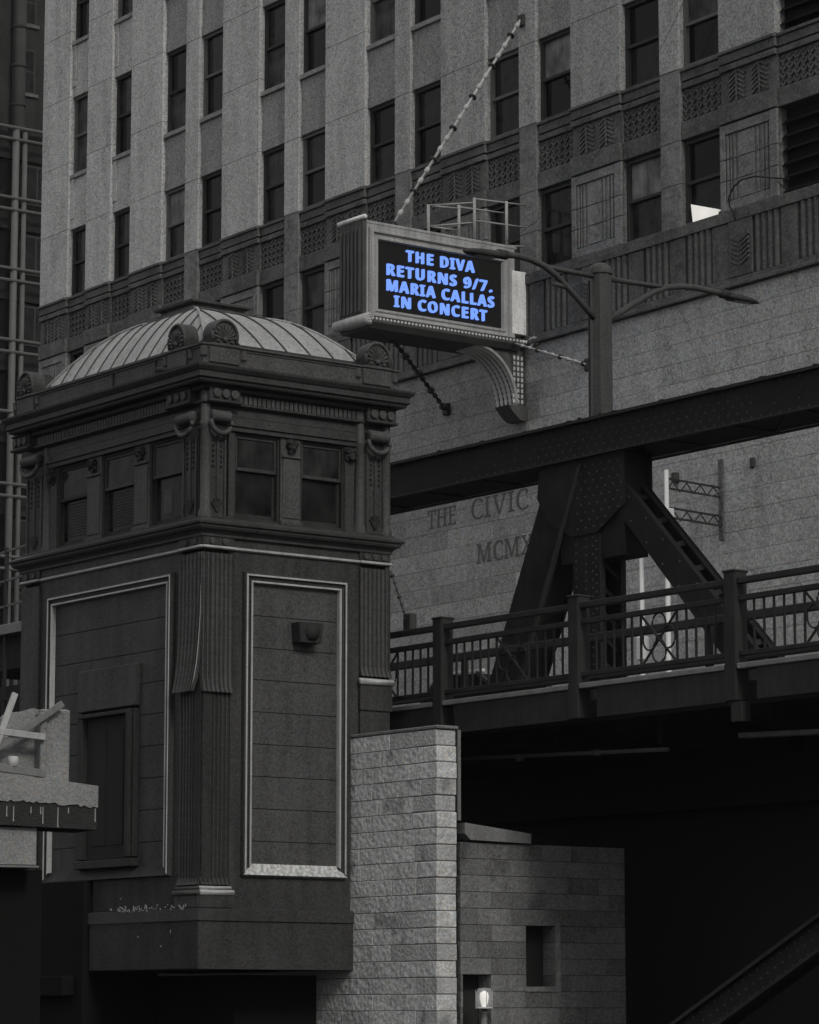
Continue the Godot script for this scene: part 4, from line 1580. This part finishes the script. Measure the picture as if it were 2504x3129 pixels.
	# curved corbel under the inner end
	s = S()
	var prof := []
	for i in 13:
		var a := PI / 2 * i / 12.0
		prof.append(Vector2(3.05 + sin(a) * 1.18, 17.72 - (1.0 - cos(a)) * 1.28))
	prof.append(Vector2(4.45, 16.44)); prof.append(Vector2(4.45, 17.72))
	prism(s, prof, 0.74, Transform3D(Basis(), Vector3(0, 0, -0.8)))
	var cb := obj("corbel", s, M.sign_dark, t)
	for row in 5:
		s = S(true)
		var rib := []
		var rad := []
		for i in 33:
			var a := PI / 2 * i / 32.0
			rib.append(Vector3(3.05 + sin(a) * 1.19, 17.7 - (1.0 - cos(a)) * 1.28, -0.72 + row * 0.15))
			rad.append(0.058 if i % 2 else 0.042)
		tube(s, rib, rad, 8)
		obj("corbel_rib", s, M.bead, cb)
	s = S(true)
	var arc := []
	for i in 17:
		var a := PI / 2 * i / 16.0
		arc.append(Vector3(3.05 + sin(a) * 1.18, 17.72 - (1.0 - cos(a)) * 1.28, -0.05))
	tube(s, arc, 0.045, 8)
	obj("corbel_edge", s, M.sign_frame, cb)
	s = S()
	for row in 3:
		for i in 9:
			box(s, 4.14 + row * 0.11, 16.5 + i * 0.125, -0.1, 4.21 + row * 0.11, 16.6 + i * 0.125, -0.05, 0.015)
	obj("corbel_beads", s, M.bead, cb)
	s = S()
	prism(s, [Vector2(3.95, 16.44), Vector2(4.47, 16.44), Vector2(4.47, 16.12), Vector2(4.3, 16.12), Vector2(4.1, 16.28)], 0.5, Transform3D(Basis(), Vector3(0, 0, -0.5)))
	obj("corbel_foot", s, M.sign_dark, cb)
	s = S()
	lumpy(s, Vector3(4.55, 17.9, 0.3), Vector3(0.2, 0.13, 0.16), 12, 0.5)
	obj("cartouche", s, M.sign_frame, t)
	# stays
	stay("upper_stay", "pale jointed rod with dark collars from sign top up to the facade", Vector3(-17.6, 20.12, -16.25), Vector3(-17.28, 25.5, -19.72), true)
	stay("lower_stay", "dark jointed rod from under the sign down to the facade at left", Vector3(-17.8, 17.75, -16.4), Vector3(-20.3, 16.87, -19.82), false)
	stay("side_stay", "beaded rod from the sign foot to the facade behind the street lamp post", Vector3(-17.15, 17.86, -19.3), Vector3(-15.0, 17.05, -19.72), true, 0.03)
	stay("hanging_chain", "small dark chain hanging on the right edge of the bridge house", Vector3(-1.707, 9.731, -4.6), Vector3(-1.286, 8.908, -4.6), false, 0.016)

func stay(called: String, label: String, a: Vector3, b: Vector3, light: bool, r := 0.042) -> void:
	var t := thing(called, label, "stay rod")
	var s := S(true)
	tube(s, [a, b], r * 0.75, 8)
	obj("rod", s, M.chain_light if light else M.chain_dark, t)
	var n := int((b - a).length() / (r * 7.5))
	var d := (b - a).normalized()
	for i in n:
		var p := a.lerp(b, (i + 0.5) / n)
		s = S(true)
		if i % 3 == 0:
			tube(s, [p - d * r * 0.5, p + d * r * 0.5], r * 2.2, 10)
			obj("collar", s, M.chain_dark, t)
		else:
			tube(s, [p - d * r * 2.0, p - d * r, p + d * r, p + d * r * 2.0], [r * 0.8, r * 1.35, r * 1.35, r * 0.8], 10)
			obj("link", s, M.chain_light if light else M.chain_dark, t)
	s = S()
	box(s, b.x - 0.1, b.y - 0.14, b.z - 0.12, b.x + 0.1, b.y + 0.14, b.z + 0.02, 0.02)
	obj("anchor_plate", s, M.chain_dark, t)

# ------------------------------------------------------------------ street lamp
func street_lamp() -> void:
	var t := thing("street_lamp", "grey octagonal street lamp post with two curved arms standing on the truss", "street lamp", Vector3(0.56, 12.01, -7.0))
	var s := S()
	lathe(s, [[0.0, 0.05], [0.175, 0.05], [0.168, 2.4], [0.0, 2.4]], Transform3D(), 8)
	obj("post", s, M.lamp_post, t)
	s = S()
	for d in [-1, 1]:
		box(s, -0.2, 0.05, d * 0.08 - 0.02, -0.165, 2.3, d * 0.08 + 0.02)
	obj("conduit", s, M.lamp_post, t)
	s = S()
	box(s, -0.32, 0.0, -0.3, 0.3, 0.05, 0.3, 0.01)
	for x in [-0.26, 0.24]:
		for z in [-0.24, 0.24]:
			tube(s, [Vector3(x, 0.05, z), Vector3(x, 0.11, z)], 0.035, 6)
	obj("base_plate", s, M.steel, t)
	s = S(true)
	lathe(s, [[0.185, 2.38], [0.185, 2.45], [0.165, 2.5], [0.1, 2.55], [0.0, 2.57]], Transform3D(), 16)
	obj("cap", s, M.lamp_post, t)
	for d in [1.0, -1.0]:
		s = S(true)
		var pts := []
		var z0 := 0.25
		for p in [[0.14, 1.66], [0.4, 1.88], [0.65, 2.06], [0.9, 2.24], [1.15, 2.36], [1.4, 2.42], [1.65, 2.44], [1.9, 2.43], [2.3, 2.41]]:
			pts.append(Vector3(0, p[1], d * (p[0] * (1.0 if d > 0 else 1.2))))
		tube(s, pts, 0.05, 10)
		obj("arm", s, M.lamp_post, t)
		s = S(true)
		tube(s, [Vector3(0, 2.33, d * 0.15), Vector3(0, 2.35, d * (1.12 if d > 0 else 1.35))], 0.042, 8)
		obj("strut", s, M.lamp_post, t)
		var hz := 1.85 if d > 0 else 2.5
		s = S(true)
		tube(s, [Vector3(0, 2.42, d * hz), Vector3(0, 2.42, d * (hz + 0.03)), Vector3(0, 2.42, d * (hz + 0.2))], [0.02, 0.075, 0.075], 10)
		s.set_smooth_group(1)
		var rows := []
		for q in [[0.12, 0.06, 2.44, 2.37], [0.25, 0.11, 2.465, 2.35], [0.5, 0.12, 2.46, 2.345], [0.75, 0.085, 2.43, 2.35], [0.86, 0.02, 2.39, 2.36]]:
			rows.append([Vector3(-q[1], q[3], d * (hz + q[0])), Vector3(-q[1] * 0.8, lerpf(q[2], q[3], 0.4), d * (hz + q[0])), Vector3(0, q[2], d * (hz + q[0])), Vector3(q[1] * 0.8, lerpf(q[2], q[3], 0.4), d * (hz + q[0])), Vector3(q[1], q[3], d * (hz + q[0]))])
		for q in rows.size() - 1:
			for e in 5:
				quad(s, rows[q][e], rows[q][(e + 1) % 5], rows[q + 1][(e + 1) % 5], rows[q + 1][e])
		var h := obj("lamp_head", s, M.steel_worn, t)
		s = S()
		box(s, -0.07, 2.335, d * (hz + 0.3), 0.07, 2.343, d * (hz + 0.65))
		obj("lens", s, M.pane_dim, h)
	s = S(true)
	tube(s, [Vector3(0, 2.08, 0.68), Vector3(0.0, 2.1, 0.95)], 0.04, 8)
	obj("stub", s, M.lamp_post, t)

# ------------------------------------------------------------------ things in the street
func street_things() -> void:
	var s := S()
	# white poles by the facade
	for e in [["white_pole", "tall white pole with a white box beside the wall arms", -10.45, 13.9, true], ["white_pole", "short white pole seen between the truss post and its right leg", -11.25, 12.3, false]]:
		var t := thing(e[0], e[1], "pole", Vector3(e[2], 7.45, -18.0))
		s = S(true)
		tube(s, [Vector3.ZERO, Vector3(0, 1.9, 0), Vector3(0, 1.92, 0), Vector3(0, e[3] - 7.45, 0)], [0.085, 0.08, 0.055, 0.045], 10)
		obj("pole", s, M.white_paint, t)
		s = S()
		if e[4]: box(s, -0.12, 5.0, -0.1, 0.13, 5.65, 0.12, 0.02)
		else:
			box(s, -0.11, 2.6, -0.1, 0.12, 3.1, 0.1, 0.03)
		obj("box", s, M.white_paint, t)
		s = S()
		box(s, -0.2, 0.0, -0.2, 0.2, 0.9, 0.2, 0.03)
		obj("foot", s, M.white_paint, t)
	var t := thing("wall_bracket", "dark conduit with two lattice arms fixed to the lower facade wall", "bracket", Vector3(-10.55, 0, -19.56))
	s = S()
	box(s, -0.06, 12.6, -0.1, 0.06, 14.3, 0.0)
	obj("conduit", s, M.sooty_stone, t)
	for y in [13.55, 12.95]:
		s = S()
		for d in [0.0, 0.2]:
			bar(s, Vector3(0, y + d - 0.05, 0), Vector3(0, y + d, 1.5), 0.03, 0.04)
		for i in 8:
			bar(s, Vector3(0, y - 0.05 + (0.2 if i % 2 else 0.0), i * 0.185), Vector3(0, y - 0.05 + (0.0 if i % 2 else 0.2), (i + 1) * 0.185), 0.02, 0.02)
		obj("lattice_arm", s, M.paint_dark, t)
	for e in [[-12.0, 14.1, "small dark anchor on the facade left of the conduit"], [-9.57, 14.08, "small dark anchor on the facade right of the conduit"]]:
		s = S()
		box(s, -0.07, 0, -0.1, 0.07, 0.22, 0.05, 0.02)
		var a := thing("wall_anchor", e[2], "anchor", Vector3(e[0], e[1] - 0.1, -19.59))
		obj("plate", s, M.chain_dark, a)
	# thin sagging wires
	for e in [["thin pale wire sagging below the truss chord", Vector3(-10.45, 13.3, -18.0), Vector3(-9.6, 14.1, -19.5), 0.35], ["hair-thin wire from the sign rail up to the right windows", Vector3(-17.0, 20.1, -19.0), Vector3(-10.0, 26.0, -19.4), 1.2]]:
		var pts := []
		for i in 13:
			var k := i / 12.0
			pts.append(e[1].lerp(e[2], k) - Vector3(0, e[3] * 4 * k * (1 - k), 0))
		s = S()
		tube(s, pts, 0.006, 4)
		tag(obj("wire", s, M.chain_dark if e[3] > 1 else M.kerb), e[0], "wire")
	# black hose hanging out of the dark opening
	s = S(true)
	var pts := []
	for p in [[16.6, 19.84, -0.15], [16.4, 19.87, 0.1], [16.0, 19.97, 0.25], [15.6, 19.98, 0.28], [15.3, 19.88, 0.25], [15.1, 19.72, 0.2], [15.06, 19.55, 0.15], [15.12, 19.42, 0.1], [15.14, 19.25, 0.07]]:
		pts.append(Vector3(-25, 0, -20) + Vector3(p[0], p[1], p[2]).rotated(Vector3.UP, -atan(0.03)))
	tube(s, pts, 0.018, 8)
	tag(obj("hose", s, M.black), "thin black hose looping out of the louvred opening", "hose")
	# white panel in a window, given a glow so it reads bright
	s = S()
	prism(s, [Vector2(13.52, 19.54), Vector2(13.46, 19.97), Vector2(14.4, 19.66), Vector2(14.3, 19.62), Vector2(14.36, 19.54)], 0.05, Transform3D(Basis(), Vector3(0, 0, -0.2)))
	var bd := obj("bright_panel", s, M.glow)
	bd.transform = Transform3D(Basis(Vector3.UP, -atan(0.03)), Vector3(-25, 0, -20))
	tag(bd, "bright white panel standing in the lower right window", "light panel")
	var pl := OmniLight3D.new()  # small light added in front of the panel
	pl.name = "added_panel_light"
	pl.light_energy = 0.01
	pl.omni_range = 10.0
	pl.omni_attenuation = 2.0
	pl.light_size = 0.3
	pl.shadow_enabled = true
	bd.add_child(pl)
	pl.position = Vector3(13.9, 19.72, -0.08)
	car()

func car() -> void:
	var t := thing("parked_car", "dark saloon car on the bridge roadway behind the first railing panel", "car", Vector3(-6.8, 7.47, -10.0))
	var s := S()
	prism(s, [Vector2(-2.1, 0.25), Vector2(2.1, 0.25), Vector2(2.15, 0.55), Vector2(1.9, 0.8), Vector2(1.0, 0.88), Vector2(-1.6, 0.9), Vector2(-2.1, 0.8)], 1.7, Transform3D(Basis(), Vector3(0, 0, -1.7)))
	obj("body", s, M.car_body, t)
	s = S()
	prism(s, [Vector2(-1.55, 0.88), Vector2(-1.0, 1.38), Vector2(-0.5, 1.46), Vector2(0.2, 1.44), Vector2(1.1, 0.87)], 1.5, Transform3D(Basis(), Vector3(0, 0, -1.6)))
	obj("cabin", s, M.pane_dim, t)
	s = S()
	for e in [[Vector3(-1.55, 0.9, -0.09), Vector3(-1.0, 1.4, -0.09)], [Vector3(1.1, 0.89, -0.09), Vector3(0.2, 1.46, -0.09)], [Vector3(-0.3, 0.9, -0.09), Vector3(-0.3, 1.46, -0.09)]]:
		bar(s, e[0], e[1], 0.06, 0.06)
	obj("pillar", s, M.car_body, t)
	for z in [-0.12, -1.58]:
		s = S()
		bar(s, Vector3(-1.0, 1.43, z), Vector3(-0.4, 1.51, z), 0.07, 0.05); bar(s, Vector3(-0.4, 1.51, z), Vector3(0.35, 1.49, z), 0.07, 0.05)
		obj("roof_highlight", s, M.white_paint, t)  # white bars paint the highlight line along the roof
	s = S()
	bar(s, Vector3(-1.5, 0.93, -0.08), Vector3(1.05, 0.92, -0.08), 0.02, 0.03)
	obj("chrome_trim", s, M.chrome, t)
	for x in [-1.3, 1.35]:
		for z in [-0.02, -1.68]:
			s = S(true)
			lathe(s, [[0.0, -0.1], [0.2, -0.1], [0.31, -0.08], [0.31, 0.08], [0.2, 0.1], [0.0, 0.1]], Transform3D(Basis(Vector3.RIGHT, PI / 2), Vector3(x, 0.31, z)), 16)
			obj("wheel", s, M.tyre, t)
	for z in [-0.35, -1.35]:
		s = S()
		box(s, 2.08, 0.55, z - 0.15, 2.16, 0.68, z + 0.15, 0.02)
		obj("headlight", s, M.chrome, t)

# ------------------------------------------------------------------ broken concrete at the left
func ledge() -> void:
	var ang := atan2(0.97723, 0.21218)      # its face looks across the river at an angle
	var at := Vector3(2.602, 0, 3.203)
	var t := thing("concrete_ledge", "broken pale concrete ledge with dark underside at the left edge", "ledge", at, ang)
	var s := S()
	var pts := [Vector2(-2.6, 6.1), Vector2(-0.28, 5.875), Vector2(-0.03, 5.845), Vector2(-0.03, 5.57)]
	for i in 60:
		pts.append(Vector2(-0.05 - i * 0.0425, 5.575 + 0.002 * i + rng.randf_range(-0.02, 0.02)))
	prism(s, pts, 0.9, Transform3D(Basis(), Vector3(0, 0, -0.9)))
	obj("slab", s, M.concrete, t)
	s = S()
	prism(s, [Vector2(-2.6, 5.7), Vector2(-0.04, 5.59), Vector2(-0.04, 5.285), Vector2(-1.3, 5.32), Vector2(-2.6, 5.36)], 0.86, Transform3D(Basis(), Vector3(0, 0, -0.88)))
	obj("dark_face", s, M.concrete_dark, t)  # darker face below the slab
	s = S()
	for e in [[-0.06, 0.14], [-0.56, 0.22], [-0.76, 0.18], [-0.79, 0.06], [-1.15, 0.16], [-1.24, 0.1], [-0.42, 0.04], [-0.92, 0.05]]:
		var L: float = e[1]
		prism(s, [Vector2(-0.005, 5.56), Vector2(0.005, 5.56), Vector2(0.004, 5.56 - L), Vector2(0.009, 5.54 - L), Vector2(0.0, 5.52 - L), Vector2(-0.008, 5.54 - L)], 0.004, Transform3D(Basis(), Vector3(e[0], 0.0, -0.022)))
	stuff(obj("lime_drips", s, M.flake, t))
	s = S()
	var top := [Vector2(-0.29, 5.86), Vector2(-0.29, 6.87), Vector2(-0.45, 6.88), Vector2(-0.62, 6.84), Vector2(-0.75, 6.87), Vector2(-0.9, 6.82), Vector2(-1.05, 6.8), Vector2(-1.1, 6.74), Vector2(-1.3, 6.7), Vector2(-2.6, 6.6), Vector2(-2.6, 6.0)]
	prism(s, top, 0.35, Transform3D(Basis(), Vector3(0, 0, -0.9)))
	obj("back_wall", s, M.concrete, t)
	s = S()
	box(s, -0.68, 5.9, -0.55, -0.29, 6.85, -0.4, 0.02)
	box(s, -0.71, 5.92, -0.55, -0.62, 6.8, -0.34, 0.015)
	obj("end_wall", s, M.concrete, t)
	s = S()
	box(s, -2.6, 4.82, -0.8, -0.81, 5.3, -0.1, 0.01)
	obj("lower_block", s, M.concrete, t)
	s = S()
	box(s, -2.6, 4.79, -0.8, -0.79, 4.815, -0.06, 0.0)
	obj("lower_edge", s, M.kerb, t)
	s = S()
	box(s, -2.6, 0.0, -1.5, -0.6, 4.78, -0.5)
	obj("footing", s, M.near_black, t)
	var B := Transform3D(Basis(Vector3.UP, ang), at)
	for e in [["grey plank leaning up to the right across the broken wall", Vector3(-1.62, 6.08, -0.28), Vector3(-0.43, 6.92, -0.3), 0.085, M.timber_dark, Vector3(0, 0, 1)], ["pale short plank leaning steeply at the left edge", Vector3(-1.42, 6.12, -0.2), Vector3(-1.06, 7.03, -0.34), 0.08, M.timber, Vector3(0, 0, 1)], ["flat grey plank lying level across the leaning ones", Vector3(-1.9, 6.57, -0.2), Vector3(-0.66, 6.475, -0.3), 0.085, M.timber, Vector3(0, 0, 1)], ["dark low timber lying on the ledge under the other planks", Vector3(-2.0, 6.12, -0.15), Vector3(-0.67, 6.0, -0.25), 0.1, M.timber_dark, Vector3(0, 0, 1)]]:
		s = S()
		bar(s, B * e[1], B * e[2], e[3], 0.05, B.basis * e[5], 0.006)
		tag(obj("plank", s, e[4]), e[0], "plank", "planks on the concrete ledge")
	s = S(true)
	lathe(s, [[0.0, 0.0], [0.07, 0.0], [0.07, 0.12], [0.055, 0.13], [0.0, 0.13]], Transform3D(Basis(), B * Vector3(-1.1, 6.08, -0.25)), 14)
	tag(obj("tin_can", s, M.chain_light), "small pale tin on the low timber", "tin")
	s = S(true)
	lathe(s, [[0.0, 0.0], [0.09, 0.02], [0.12, 0.1], [0.11, 0.18], [0.05, 0.24], [0.0, 0.25]], Transform3D(Basis(), B * Vector3(-1.4, 6.5, -0.3)), 14)
	tag(obj("white_float", s, M.white_paint), "white round float at the left edge above the planks", "float")
